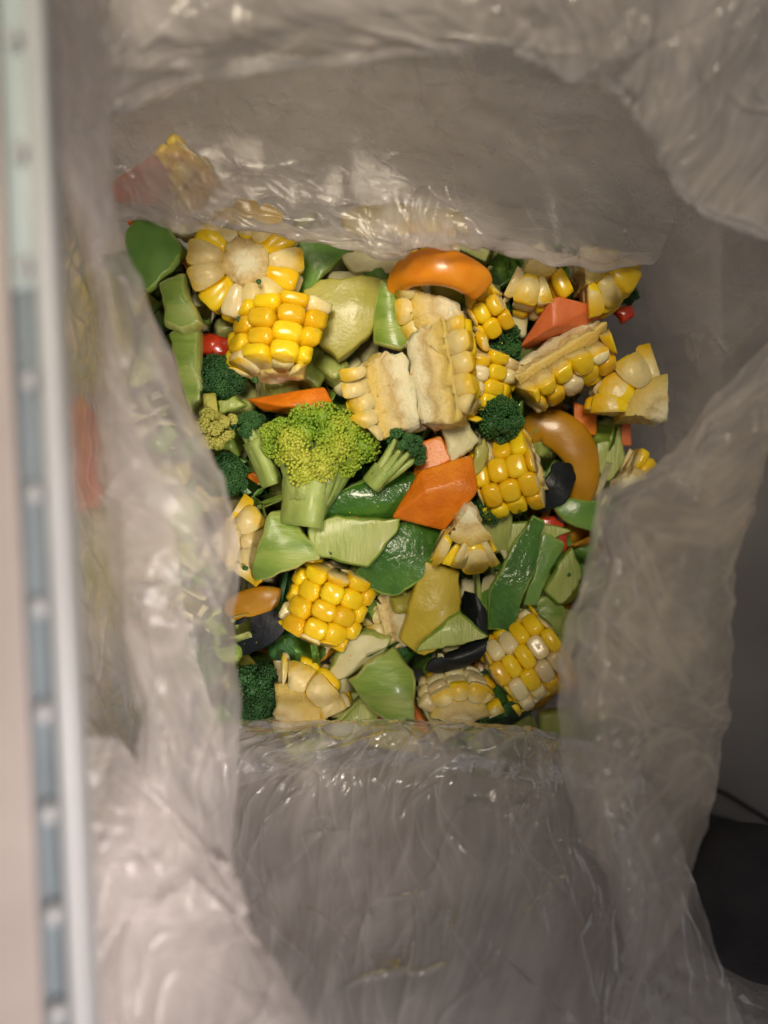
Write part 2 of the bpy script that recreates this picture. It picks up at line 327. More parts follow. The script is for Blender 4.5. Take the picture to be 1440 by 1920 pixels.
# ------------------------------------------------------------------ plastic bag
def sheet(name, parent, net, mat, nu=170, nv=170, big=3.0, mid=1.6, fine=0.4, ang=0.0, st=4.0, seed=0, wob=1.2, crease=0.8, crumple=0.42, folds=1.5, lip=0.0, feather=0.0, bigf=45, midf=16, finef=5.5):
    W = np.array([[list(P(*c)) for c in row] for row in net])
    G = cr(W, nv); G = np.swapaxes(cr(np.swapaxes(G, 0, 1), nu), 0, 1)      # nv x nu x 3
    du = np.linalg.norm(np.diff(G, axis=1), axis=2).mean() * 1000; dv = np.linalg.norm(np.diff(G, axis=0), axis=2).mean() * 1000
    V, U = np.meshgrid(np.arange(nv) * dv, np.arange(nu) * du, indexing='ij')
    a = math.radians(ang); A = U * math.cos(a) + V * math.sin(a); B = -U * math.sin(a) + V * math.cos(a)
    z = seed * 7.31
    wx = perlin(A / 38, B / 38, z + 3) * 10; wy = perlin(A / 38, B / 38, z + 9) * 10
    A2, B2 = A + wx, B + wy
    big, mid = big * 0.45, mid * 0.35
    h = big * perlin(A2 / bigf, B2 / (bigf * 1.6), z)
    mask = np.clip(perlin(A / 30, B / 40, z + 5) * 1.6 + 0.55, 0.05, 1)
    h = h + mid * mask * (ridge(A2 / midf, B2 / (midf * st), z + 1, 2.5) - 0.4)
    h = h + mid * 0.6 * mask * (ridge((A2 * 0.8 + B2 * 0.6) / midf, (-A2 * 0.6 + B2 * 0.8) / (midf * st), z + 2, 3) - 0.4)
    mask2 = np.clip(perlin(A / 22, B / 22, z + 15) * 2.0 + 0.45, 0, 1)
    h = h + fine * mask2 * (ridge(A2 / finef, B2 / (finef * st * 0.8), z + 4, 2) - 0.4) + fine * 0.10 * perlin(A / 3.5, B / 5, z + 6)
    for q, (qa, qf) in enumerate(((0.0, 21), (0.5, 17), (-0.4, 25), (1.1, 30))):      # thin crease lines running across the sheet
        Aq = A2 * math.cos(qa) + B2 * math.sin(qa); Bq = -A2 * math.sin(qa) + B2 * math.cos(qa)
        mq = np.clip(perlin(A / 26, B / 34, z + 60 + q) * 2.2 + 0.1, 0, 1)
        h = h + 1.5 * crease * mq * ridge(Aq / qf, Bq / (qf * 7), z + 70 + q, 18)
    msk = np.clip(perlin(A / 34, B / 44, z + 80) * 2.2 + 0.45, 0.08, 1)
    cre = np.zeros_like(h)
    for q, (lam, sl) in enumerate(((21, 0.34), (11, 0.27), (5.6, 0.13), (3.0, 0.05))):
        qa = (0.35, -0.5, 0.8, 0.1)[q]; Aq = A2 * math.cos(qa) + B2 * math.sin(qa); Bq = -A2 * math.sin(qa) + B2 * math.cos(qa)
        nq = np.abs(perlin(Aq / lam, Bq / (lam * st * 0.75), z + 90 + q))
        h = h - crumple * msk * sl * lam * nq
        cre = np.maximum(cre, msk * np.clip(1 - nq * 12, 0, 1) * (1, 1, 0.6, 0.3)[q])
    rf = np.random.RandomState(100 + seed); um, vm = U.max(), V.max()
    nf = int(folds * um * vm / 260.0)
    for q in range(nf):
        cu, cv = rf.uniform(0, um), rf.uniform(0, vm)
        th = a + math.pi / 2 + rf.normal(0, 0.55); ln_ = rf.uniform(5, 26) * (1 + (rf.uniform() < 0.15) * 1.2); wd = rf.uniform(0.35, 1.1); am = rf.uniform(0.2, 0.95) * rf.choice((1, 1, -1))
        i0, i1 = np.searchsorted(V[:, 0], (cv - ln_ - 4, cv + ln_ + 4)); j0, j1 = np.searchsorted(U[0], (cu - ln_ - 4, cu + ln_ + 4))
        if i1 - i0 < 2 or j1 - j0 < 2: continue
        uu = U[i0:i1, j0:j1] + 0.35 * wx[i0:i1, j0:j1] - cu; vv = V[i0:i1, j0:j1] + 0.35 * wy[i0:i1, j0:j1] - cv
        al = uu * math.cos(th) + vv * math.sin(th); ac = -uu * math.sin(th) + vv * math.cos(th) + 0.006 * rf.normal() * al * al
        win = np.clip(1 - np.abs(al) / ln_, 0, 1) ** 0.7
        side = np.where(ac > 0, np.exp(-ac / wd), np.exp(ac / (wd * rf.uniform(1.5, 5))))
        h[i0:i1, j0:j1] += am * win * side
        cre[i0:i1, j0:j1] = np.maximum(cre[i0:i1, j0:j1], 0.9 * win * np.exp(-np.abs(ac) / 0.5) * (am > 0) * min(1, am * 1.6))
    gu = np.gradient(G, axis=1); gv = np.gradient(G, axis=0)
    n = np.cross(gu, gv); n /= np.linalg.norm(n, axis=2)[..., None] + 1e-12
    n *= np.sign(n[..., 2:3] + 1e-9)
    G = G + n * (h * 0.001)[..., None]
    G[..., 0] += 0.001 * wob * perlin(U / 9, V / 9, z + 20); G[..., 1] += 0.001 * wob * perlin(U / 9, V / 9, z + 30)
    idx = np.arange(nu * nv).reshape(nv, nu)
    f = np.stack([idx[:-1, :-1], idx[:-1, 1:], idx[1:, 1:], idx[1:, :-1]], -1).reshape(-1, 4)
    me = bpy.data.meshes.new(name); me.from_pydata(G.reshape(-1, 3).tolist(), [], f.tolist())
    uvl = me.uv_layers.new(name='UVMap')
    li = np.zeros(len(me.loops), int); me.loops.foreach_get('vertex_index', li)
    uvs = np.stack([U.ravel()[li] / 100 + seed * 1.7, V.ravel()[li] / 100], -1).astype(np.float32)
    uvl.data.foreach_set('uv', uvs.ravel())
    at = me.attributes.new('milk', 'FLOAT', 'POINT')
    mat, lo, hi = mat
    c = np.clip(0.5 + perlin(A2 / 16, B2 / 26, z + 40) * 0.9 + 0.4 * perlin(A / 6, B / 11, z + 44) + 0.35 * perlin(A2 / 3.2, B2 / 22, z + 47) + 0.25 * perlin(A2 / 1.6, B2 / 9, z + 49) + 0.75 * cre - 0.18, 0, 1.25)
    fw = np.ones_like(h)
    if feather:            # a loose fold thins out and merges with the sheet behind it, except at its hanging edge
        fw = np.clip((np.minimum(U, um - U) + 4 * perlin(A / 9, B / 9, z + 101)) / (feather * um), 0, 1) * np.clip(((vm - V) + 4 * perlin(A / 9, B / 9, z + 103)) / (feather * 1.6 * vm), 0, 1)
        fw = fw * fw * (3 - 2 * fw)
    at.data.foreach_set('value', fw.ravel().astype(np.float32) * np.clip(lo + (hi - lo) * c + lip * np.clip(1 - V / (0.40 * V.max()) + 0.4 * perlin(A / 18, B / 18, z + 99), 0, 1), 0, 0.95).ravel().astype(np.float32))
    return link(name, me, mat, parent)

FILM = dict(
    wall=(film('bag_film_wall'), 0.30, 0.62),
    fold=(film('bag_film_fold', gloss=0.4), 0.30, 0.62),
    hem=(film('bag_film_hem', rough=0.22, trans=0.6, gloss=0.16), 0.38, 0.70),
    drape=(film('bag_film_drape', gloss=0.6), 0.12, 0.36),
    rim=(film('bag_film_rim', rough=0.13, gloss=0.65), 0.30, 0.62),
    flap=(film('bag_film_flap', rough=0.17, trans=0.6, gloss=0.4), 0.38, 0.72),
    wet=(film('bag_film_wet', rough=0.2, bump=0.2, wr=120, gloss=0.3), 0.44, 0.72),
    deep=(film('bag_film_deep', gloss=0.35), 0.15, 0.32),
)

def build_bag():
    bag = empty('plastic_bag', P(720, 900, -60))
    inv = Matrix.Translation(-bag.location)
    tag(bag, 'open crumpled milky translucent plastic bag holding the chopped vegetables', 'plastic bag')
    out = []
    # base under the heap
    out.append(sheet('film_base', bag, [[(60, 150, -62), (700, 120, -66), (1350, 200, -62)], [(40, 800, -66), (700, 850, -70), (1350, 850, -66)], [(60, 1500, -62), (700, 1550, -66), (1300, 1500, -62)]], FILM['deep'], 60, 60, seed=1))
    # far wall: drapes over the heap, then climbs
    out.append(sheet('film_wall', bag, [
        [(90, 372, 8), (250, 380, 9), (420, 410, 10), (580, 425, 10), (735, 440, 12), (880, 440, 10), (1060, 470, 5), (1210, 470, 0)],
        [(80, 400, 14), (250, 392, 16), (400, 416, 19), (570, 452, 15), (735, 474, 18), (880, 456, 19), (1060, 492, 9), (1230, 492, 2)],
        [(80, 330, 17), (240, 320, 20), (400, 360, 21), (580, 380, 20), (735, 390, 20), (880, 400, 16), (1060, 420, 10), (1260, 430, 4)],
        [(80, 220, 32), (240, 240, 28), (400, 250, 28), (580, 290, 25), (735, 300, 24), (880, 310, 22), (1060, 300, 18), (1300, 340, 18)],
        [(80, 100, 60), (240, 120, 55), (400, 130, 52), (580, 150, 48), (735, 170, 46), (880, 170, 44), (1080, 160, 42), (1360, 220, 42)],
        [(80, -60, 85), (240, -60, 82), (400, -60, 80), (580, -40, 78), (735, -20, 76), (880, -10, 74), (1100, -10, 72), (1420, 60, 72)],
        [(80, -240, 95), (240, -240, 95), (400, -240, 95), (580, -220, 92), (735, -220, 90), (880, -200, 90), (1100, -200, 90), (1460, -120, 90)],
    ], FILM['drape'], 430, 330, lip=0.46, wob=2.4, folds=3.0, crumple=0.6, big=2.2, mid=1.2, fine=0.3, ang=62, st=5, seed=2))
    # backing layer of the far wall, behind the drape
    out.append(sheet('film_wall', bag, [
        [(60, 330, -40), (400, 330, -42), (760, 360, -42), (1120, 420, -42), (1260, 440, -40)],
        [(60, 270, -5), (400, 250, -5), (760, 270, -6), (1120, 330, -8), (1330, 380, -6)],
        [(60, 120, 30), (400, 120, 28), (760, 140, 26), (1120, 170, 24), (1420, 230, 26)],
        [(60, -120, 70), (400, -100, 70), (760, -100, 68), (1120, -80, 66), (1500, -40, 66)],
        [(60, -260, 80), (400, -260, 80), (760, -240, 80), (1120, -240, 80), (1520, -200, 80)],
    ], FILM['deep'], 160, 140, big=3, mid=1.6, fine=0.4, ang=70, seed=3))
    # folded rim hanging in front of the far wall and over the right corner
    out.append(sheet('folded_rim', bag, [
        [(120, 250, 84), (260, 165, 80), (420, 110, 78), (620, 95, 76), (820, 75, 76), (960, 70, 76), (1060, 125, 74), (1150, 140, 74), (1215, 180, 72), (1262, 290, 66), (1335, 370, 62), (1480, 425, 58)],
        [(100, 260, 90), (250, 185, 86), (410, 135, 84), (620, 118, 82), (820, 96, 82), (970, 94, 82), (1060, 150, 80), (1140, 164, 80), (1195, 200, 78), (1243, 310, 72), (1318, 394, 68), (1480, 455, 62)],
        [(90, 180, 96), (240, 120, 94), (400, 80, 92), (620, 65, 88), (830, 50, 88), (990, 50, 88), (1100, 70, 88), (1190, 90, 88), (1270, 140, 84), (1330, 250, 76), (1400, 320, 70), (1500, 390, 66)],
        [(80, 40, 100), (240, 20, 98), (400, 0, 96), (620, -10, 94), (840, -10, 92), (1010, -10, 92), (1140, 0, 92), (1250, 20, 90), (1340, 70, 88), (1400, 150, 82), (1470, 230, 78), (1540, 300, 74)],
        [(70, -160, 104), (240, -160, 104), (400, -170, 100), (620, -170, 100), (850, -160, 98), (1040, -160, 98), (1190, -150, 98), (1320, -120, 96), (1420, -40, 94), (1480, 50, 90), (1540, 150, 86), (1600, 240, 82)],
    ], FILM['rim'], 400, 200, crumple=0.6, folds=3.0, big=3.2, mid=1.8, fine=0.5, ang=35, st=3.5, seed=4))
    # loose folds lying over the far edge of the heap
    out.append(sheet('film_fold', bag, [
        [(170, 398, 22), (260, 402, 24), (340, 438, 26), (410, 430, 26), (470, 404, 24)],
        [(165, 370, 26), (260, 372, 28), (340, 396, 30), (410, 392, 30), (480, 376, 28)],
        [(165, 300, 30), (265, 300, 32), (345, 315, 33), (420, 320, 33), (500, 320, 31)],
        [(170, 220, 40), (280, 215, 40), (360, 225, 40), (440, 240, 40), (530, 260, 38)],
    ], FILM['fold'], 150, 110, big=3.0, mid=1.4, fine=0.3, ang=40, st=3, seed=14, folds=3.0, wob=2.0, feather=0.28))
    out.append(sheet('film_fold', bag, [
        [(640, 455, 22), (730, 478, 24), (790, 462, 27), (850, 470, 24), (960, 478, 18)],
        [(630, 420, 25), (725, 430, 27), (785, 410, 30), (855, 425, 27), (970, 440, 22)],
        [(640, 360, 27), (720, 360, 29), (790, 350, 31), (860, 375, 28), (980, 390, 24)],
    ], FILM['fold'], 150, 80, big=2.4, mid=1.4, fine=0.3, ang=20, st=3, seed=15, folds=3.0, wob=2.0, feather=0.28))
    # right inner wall, deep and dark
    out.append(sheet('film_wall', bag, [
        [(1150, 330, -50), (1170, 450, -50), (1190, 600, -52), (1210, 740, -52), (1200, 860, -52), (1130, 1000, -52), (1080, 1200, -52), (1070, 1440, -50)],
        [(1190, 330, -20), (1195, 460, -18), (1215, 600, -20), (1245, 740, -20), (1240, 860, -20), (1160, 1000, -22), (1110, 1200, -24), (1090, 1440, -20)],
        [(1250, 300, 8), (1270, 440, 8), (1300, 590, 8), (1320, 740, 6), (1300, 870, 4), (1220, 1010, 2), (1170, 1200, 0), (1150, 1440, 2)],
        [(1350, 270, 32), (1370, 420, 32), (1400, 580, 32), (1400, 740, 26), (1350, 880, 22), (1260, 1020, 18), (1210, 1200, 16), (1200, 1440, 18)],
        [(1480, 240, 55), (1500, 400, 55), (1510, 560, 54), (1450, 730, 44), (1380, 880, 38), (1290, 1030, 32), (1250, 1210, 30), (1240, 1440, 30)],
    ], FILM['deep'], 230, 230, big=2.0, mid=0.8, fine=0.3, ang=20, seed=5))
    # right flap standing up in front
    out.append(sheet('film_flap', bag, [
        [(1500, 590, 54), (1420, 655, 54), (1330, 745, 55), (1260, 840, 56), (1200, 888, 57), (1125, 925, 58), (1108, 1000, 58), (1086, 1090, 57), (1056, 1180, 56), (1044, 1300, 55), (1056, 1440, 55), (1080, 1545, 56), (1135, 1650, 58), (1170, 1770, 62), (1190, 1960, 66)],
        [(1500, 625, 58), (1432, 690, 59), (1352, 775, 61), (1285, 860, 62), (1230, 910, 63), (1180, 960, 64), (1165, 1030, 64), (1145, 1120, 63), (1125, 1200, 62), (1118, 1310, 61), (1122, 1440, 61), (1130, 1550, 61), (1160, 1650, 62), (1180, 1780, 65), (1180, 1960, 69)],
        [(1505, 680, 62), (1440, 740, 62), (1385, 830, 63), (1330, 920, 64), (1290, 990, 64), (1260, 1060, 64), (1245, 1130, 63), (1230, 1200, 62), (1220, 1280, 60), (1215, 1370, 59), (1210, 1470, 59), (1210, 1560, 60), (1210, 1660, 61), (1195, 1790, 65), (1160, 1960, 70)],
        [(1510, 730, 60), (1445, 800, 60), (1420, 880, 60), (1390, 970, 60), (1360, 1050, 60), (1345, 1120, 60), (1335, 1190, 59), (1325, 1260, 57), (1318, 1330, 56), (1310, 1400, 56), (1295, 1490, 56), (1275, 1580, 57), (1250, 1680, 60), (1210, 1800, 65), (1150, 1960, 70)],
        [(1512, 760, 54), (1448, 830, 54), (1430, 900, 54), (1405, 990, 54), (1387, 1060, 54), (1380, 1130, 54), (1376, 1200, 53), (1373, 1270, 51), (1368, 1350, 50), (1352, 1440, 50), (1330, 1530, 50), (1303, 1620, 52), (1280, 1720, 56), (1225, 1810, 62), (1150, 1960, 68)],
    ], FILM['flap'], 460, 190, big=1.8, mid=1.2, fine=0.5, ang=70, st=2.0, seed=6, midf=13))
    # near wall (bottom of the picture)
    out.append(sheet('film_wall', bag, [
        [(380, 1350, 8), (520, 1352, 8), (680, 1352, 8), (840, 1352, 8), (980, 1366, 8), (1080, 1392, 6), (1200, 1430, 4)],
        [(380, 1366, 16), (520, 1362, 16), (680, 1358, 16), (840, 1362, 16), (980, 1376, 15), (1080, 1402, 13), (1200, 1440, 12)],
        [(380, 1410, 20), (520, 1405, 21), (680, 1400, 22), (840, 1405, 22), (980, 1420, 20), (1090, 1440, 18), (1220, 1470, 16)],
        [(380, 1480, 16), (520, 1470, 18), (680, 1465, 18), (840, 1470, 18), (990, 1480, 17), (1110, 1500, 16), (1250, 1520, 15)],
        [(380, 1600, 34), (520, 1600, 32), (680, 1600, 30), (840, 1600, 30), (1000, 1600, 28), (1140, 1600, 28), (1290, 1610, 26)],
        [(380, 1740, 52), (520, 1740, 50), (680, 1740, 48), (840, 1740, 46), (1010, 1740, 44), (1170, 1740, 42), (1330, 1740, 40)],
        [(380, 1880, 66), (520, 1880, 66), (680, 1880, 64), (840, 1880, 62), (1020, 1880, 58), (1200, 1880, 54), (1380, 1890, 50)],
        [(380, 2060, 76), (520, 2060, 76), (680, 2060, 74), (840, 2060, 72), (1040, 2060, 70), (1240, 2060, 66), (1460, 2060, 62)],
    ], FILM['wall'], 380, 360, big=2.0, mid=1.4, fine=0.6, ang=8, st=5, seed=7))
    out.append(sheet('film_wall', bag, [
        [(300, 1330, -50), (700, 1340, -52), (1150, 1380, -50)], [(300, 1420, -20), (700, 1430, -22), (1200, 1460, -20)],
        [(300, 1600, 8), (700, 1600, 6), (1260, 1620, 4)], [(300, 1850, 36), (700, 1850, 34), (1360, 1850, 20)], [(300, 2060, 56), (700, 2060, 54), (1480, 2060, 40)],
    ], FILM['wall'], 130, 110, big=3, mid=1.6, fine=0.4, ang=10, seed=8))
    # lower right outside of the bag, slumped on the floor
    out.append(sheet('film_corner', bag, [
        [(1180, 1740, 20), (1290, 1770, 0), (1400, 1850, -20), (1560, 1880, -30)],
        [(1160, 1830, 36), (1290, 1850, 20), (1420, 1890, 4), (1560, 1920, -10)],
        [(1140, 1960, 50), (1290, 1960, 38), (1430, 1980, 26), (1560, 2000, 10)],
    ], FILM['flap'], 90, 70, big=2, mid=1.0, fine=0.2, seed=9))
    # left: wet film clinging to the heap, then the near flap
    out.append(sheet('film_wall', bag, [
        [(178, 200, 36), (185, 380, 26), (215, 560, 20), (245, 760, 18), (320, 960, 15), (350, 1160, 15), (400, 1350, 14), (410, 1560, 30), (420, 1960, 60)],
        [(165, 190, 42), (172, 380, 32), (190, 560, 26), (225, 760, 22), (265, 960, 20), (290, 1160, 22), (310, 1350, 28), (325, 1560, 44), (345, 1960, 66)],
        [(150, 180, 50), (160, 380, 38), (160, 560, 33), (165, 760, 30), (170, 960, 30), (190, 1160, 34), (220, 1350, 40), (240, 1560, 54), (270, 1960, 74)],
        [(80, 160, 72), (95, 380, 62), (100, 560, 56), (110, 760, 52), (120, 960, 52), (140, 1160, 56), (160, 1350, 62), (180, 1560, 72), (210, 1960, 86)],
        [(30, 160, 100), (45, 380, 98), (55, 560, 96), (65, 760, 94), (80, 960, 94), (95, 1160, 96), (115, 1350, 98), (130, 1560, 102), (160, 1960, 108)],
    ], FILM['wet'], 360, 180, big=1.6, mid=1.0, fine=0.5, ang=80, st=2.6, seed=10))
    out.append(sheet('film_flap', bag, [
        [(205, -60, 96), (200, 100, 92), (203, 250, 88), (232, 420, 82), (262, 520, 79), (315, 640, 75), (355, 740, 72), (398, 850, 69), (432, 940, 66), (447, 1060, 64), (449, 1200, 62), (453, 1340, 60), (442, 1500, 62), (436, 1640, 68), (490, 1770, 76), (580, 1960, 84)],
        [(190, -60, 102), (186, 100, 98), (188, 250, 94), (214, 420, 88), (240, 520, 85), (285, 640, 82), (322, 740, 79), (362, 850, 76), (398, 950, 73), (412, 1070, 71), (412, 1200, 69), (415, 1350, 68), (405, 1500, 70), (400, 1640, 75), (440, 1780, 82), (510, 1960, 90)],
        [(150, -60, 108), (148, 100, 104), (150, 250, 101), (185, 420, 95), (205, 520, 92), (235, 640, 89), (258, 740, 86), (290, 850, 83), (315, 950, 81), (330, 1070, 79), (330, 1200, 78), (340, 1360, 78), (335, 1500, 80), (335, 1650, 84), (350, 1800, 90), (390, 1960, 97)],
        [(110, -60, 112), (108, 100, 108), (110, 250, 105), (160, 420, 97), (178, 520, 94), (190, 640, 91), (198, 740, 89), (212, 850, 86), (228, 950, 84), (245, 1070, 83), (255, 1200, 82), (285, 1370, 82), (270, 1520, 86), (255, 1660, 90), (250, 1810, 96), (270, 1960, 102)],
        [(70, -60, 116), (72, 100, 112), (76, 250, 108), (135, 420, 94), (160, 520, 90), (172, 640, 87), (176, 740, 85), (182, 850, 82), (192, 950, 80), (206, 1070, 79), (228, 1200, 79), (262, 1370, 80), (215, 1530, 87), (190, 1670, 93), (180, 1810, 99), (185, 1960, 105)],
    ], FILM['hem'], 460, 190, big=2.4, mid=2.0, fine=0.8, ang=78, st=3.0, seed=11))
    out.append(sheet('crumpled_hem', bag, [
        [(150, 1380, 92), (145, 1520, 94), (150, 1680, 98), (170, 1980, 104)],
        [(230, 1400, 88), (230, 1540, 91), (240, 1700, 96), (260, 1980, 103)],
        [(310, 1500, 85), (320, 1600, 88), (340, 1740, 93), (380, 1980, 102)],
        [(400, 1600, 80), (420, 1680, 84), (455, 1780, 88), (540, 1980, 98)],
        [(432, 1640, 74), (462, 1710, 78), (510, 1800, 83), (620, 1980, 94)],
    ], FILM['hem'], 240, 200, big=3.4, mid=3.4, fine=0.6, ang=60, st=3.5, seed=12))
    for o in out: o.matrix_parent_inverse = inv
build_bag()

# ------------------------------------------------------------------ vegetable builders
def round_outline(pts, r=0.22, seg=5, per=5):
    n = len(pts); out = []
    for i in range(n):
        a, b, c = pts[i - 1], pts[i], pts[(i + 1) % n]
        s = b + (a - b) * r; e = b + (c - b) * r
        for t in np.linspace(0, 1, seg): out.append(s * (1 - t) ** 2 + b * 2 * t * (1 - t) + e * t * t)
        nxt = c + (b - c) * r
        for t in np.linspace(0, 1, per + 2)[1:-1]: out.append(e * (1 - t) + nxt * t)
    return out

def chunk(name, label, cat, outl, z, mat, thick=8, edge=1.6, bulge=1.0, bend=(0, 0), r=0.2, rough=0.5, group=None, seed=None, rind=None):
    """A cut piece: outline points (px, py[, dz mm]), top at z mm, given thickness, rounded edges, optional bend across one axis."""
    pts = [P(p[0], p[1], z + (p[2] if len(p) > 2 else 0)) for p in outl]
    c0 = sum(pts, Vector()) / len(pts); pts = [c0 + (p - c0) * 1.06 for p in pts]
    ring = round_outline(pts, r); m = len(ring)
    ring = [p + Vector((mnoise.noise(p * 170), mnoise.noise(p * 170 + Vector((9, 3, 1))), 0)) * 0.0009 + Vector((mnoise.noise(p * 420), mnoise.noise(p * 420 + Vector((5, 3, 1))), 0)) * 0.0004 for p in ring]
    c = sum(ring, Vector()) / m
    ba, bamt = math.radians(bend[0]), bend[1] / 1000
    bd = Vector((math.cos(ba), math.sin(ba), 0)); span = max(abs((p - c).dot(bd)) for p in ring) or 1
    e = edge / 1000; th = thick / 1000; sd = rng.random() * 50 if seed is None else seed
    rho = sum((p - c).length for p in ring) / m
    def lift(p): return -bamt * ((p - c).dot(bd) / span) ** 2 + bamt * 0.33 + bulge / 1000 * math.exp(-1.3 * ((p - c).length / rho) ** 2)
    vs, fs = [], []
    def add_ring(fn):
        for p in ring: vs.append(fn(p) - c)
    def inset(p, d):
        v = (c - p); L_ = v.length; return p + v * min(0.9, d / max(L_, 1e-5))
    rows = 0
    for zz in (-th + e * 0.6, -th * 0.5, -e):
        add_ring(lambda p: inset(p, (e * 0.5 if zz < -th * 0.8 else 0)) + Vector((0, 0, zz))); rows += 1
    for k in range(1, 5):
        d = e * k / 4; dz = -e + math.sqrt(max(0, e * e - (e - d) ** 2))
        add_ring(lambda p: inset(p, d * 0.8) + Vector((0, 0, dz))); rows += 1
    for s in (0.78, 0.58, 0.38, 0.18):
        def f(p, s=s):
            q = inset(p, e * 0.8); q = c + (q - c) * s
            return q
        add_ring(f); rows += 1
    for i in range(rows - 1):
        for j in range(m): fs.append((i * m + j, i * m + (j + 1) % m, (i + 1) * m + (j + 1) % m, (i + 1) * m + j))
    vs.append(Vector((0, 0, 0))); top = len(vs) - 1
    for j in range(m): fs.append(((rows - 1) * m + j, (rows - 1) * m + (j + 1) % m, top))
    vs.append(Vector((0, 0, -th))); bot = len(vs) - 1
    for j in range(m): fs.append((bot, (j + 1) % m, j))
    q = []
    for v in vs:
        v = v + Vector((0, 0, lift(v + c)))
        nv = mnoise.noise_vector((v + c) * 130 + Vector((sd, 0, 0))) * (rough / 1000) + mnoise.noise_vector((v + c) * 45 + Vector((0, sd, 0))) * (rough * 1.6 / 1000)
        q.append(v + nv)
    me = mesh_from(name, q, fs)
    o = link(name, me, [mat, rind or mat], loc=c)
    if rind:
        for k_, pl in enumerate(me.polygons):
            if k_ < 5 * m: pl.material_index = 1
    return tag(o, label, cat, group)

def hull(name, label, cat, pts, mat, bev=0.9, group=None):
    """A faceted knife-cut chunk: convex hull of (px, py, z mm) points with worn edges."""
    W = [P(*p) for p in pts]; c = sum(W, Vector()) / len(W); W = [c + (p - c) * 1.05 for p in W]
    bm = bmesh.new()
    for p in W: bm.verts.new(p - c)
    g = bmesh.ops.convex_hull(bm, input=bm.verts)
    bmesh.ops.delete(bm, geom=[v for v in bm.verts if not v.link_faces], context='VERTS')
    bmesh.ops.dissolve_limit(bm, angle_limit=math.radians(7), verts=bm.verts, edges=bm.edges)
    bmesh.ops.bevel(bm, geom=list(bm.edges), offset=bev / 1000, segments=3, profile=0.55, affect='EDGES', clamp_overlap=True)
    bmesh.ops.triangulate(bm, faces=[f for f in bm.faces if len(f.verts) > 4])
    bmesh.ops.subdivide_edges(bm, edges=[e for e in bm.edges if e.calc_length() > 0.004], cuts=2, use_grid_fill=True)
    for v in bm.verts: v.co += mnoise.noise_vector((v.co + c) * 150) * 0.00025
    me = bpy.data.meshes.new(name); bm.to_mesh(me); bm.free()
    o = link(name, me, mat, loc=c)
    md = o.modifiers.new('normals', 'WEIGHTED_NORMAL'); md.keep_sharp = False
    return tag(o, label, cat, group)

def band(name, label, cat, line, mat, thick=4, arch=0.25, group=None, side=None):
    """A curved strip swept along (px, py, z mm, width px) points; arched across its width like the wall of a pepper."""
    C = cr(np.array([[*P(a, b, z), wd * S] for a, b, z, wd in line]), 36)
    pos = C[:, :3]; wd = C[:, 3]; T = np.gradient(pos, axis=0); T /= np.linalg.norm(T, axis=1)[:, None]
    prof = []
    K = 28
    for k in range(K):
        a = 2 * math.pi * k / K; ca, sa = math.cos(a), math.sin(a)
        prof.append((math.copysign(abs(ca) ** 0.35, ca), math.copysign(abs(sa) ** 0.42, sa)))
    c = pos.mean(0); vs, fs = [], []
    for i in range(len(pos)):
        up = np.array([0, 0, 1.0]) if side is None else np.array(side, float)
        B = np.cross(up, T[i]); B /= np.linalg.norm(B) + 1e-9; Nn = np.cross(T[i], B)
        endk = min(1, (min(i, len(pos) - 1 - i) + 1.6) / 2.0)
        for x, y in prof:
            off = x * wd[i] / 2 * (0.8 + 0.2 * endk); h = y * thick / 2000 * endk - arch * wd[i] * 0.5 * x * x
            vs.append(Vector(pos[i] + B * off + Nn * h - c))
    for i in range(len(pos) - 1):
        for k in range(K): fs.append((i * K + k, i * K + (k + 1) % K, (i + 1) * K + (k + 1) % K, (i + 1) * K + k))
    fs.append(tuple(range(K))[::-1]); fs.append(tuple((len(pos) - 1) * K + k for k in range(K)))
    vs = [v + mnoise.noise_vector(v * 110) * 0.0006 for v in vs]
    o = link(name, mesh_from(name, vs, fs), mat, loc=Vector(c))
    return tag(o, label, cat, group)

def kernel_shape(w_, ax_, r0, r1, nl=11, nm=12):
    """Rounded wedge kernel along +X (radial) from r0 to r1; width along Y grows with radius; thickness along Z."""
    vs, fs = [], []
    cx, hx = (r0 + r1) / 2, (r1 - r0) / 2
    dent = rng.uniform(0.03, 0.22) if rng.random() < 0.55 else 0
    sk = rng.uniform(-0.10, 0.10)
    for i in range(nl):
        lat = math.pi * (i / (nl - 1)); cl = math.cos(lat); sl = math.sin(lat)
        px = -math.copysign(abs(cl) ** 0.85, cl)
        rr = sl ** 0.45
        for j in range(nm):
            a = 2 * math.pi * j / nm; ca, sa = math.cos(a), math.sin(a)
            y = math.copysign(abs(ca) ** 0.62, ca) * rr; z = math.copysign(abs(sa) ** 0.68, sa) * rr
            x = cx + hx * px - (dent * hx * (1 - min(1, (y * y + z * z) * 1.6)) if px > 0 else 0)
            t = x / r1
            vs.append(Vector((x, y * w_ * (0.30 + 0.70 * t), z * ax_ + sk * hx * px * 0.5)))
    for i in range(nl - 1):
        for j in range(nm):
            f = (i * nm + j, i * nm + (j + 1) % nm, (i + 1) * nm + (j + 1) % nm, (i + 1) * nm + j)
            fs.append(f)
    return vs, fs

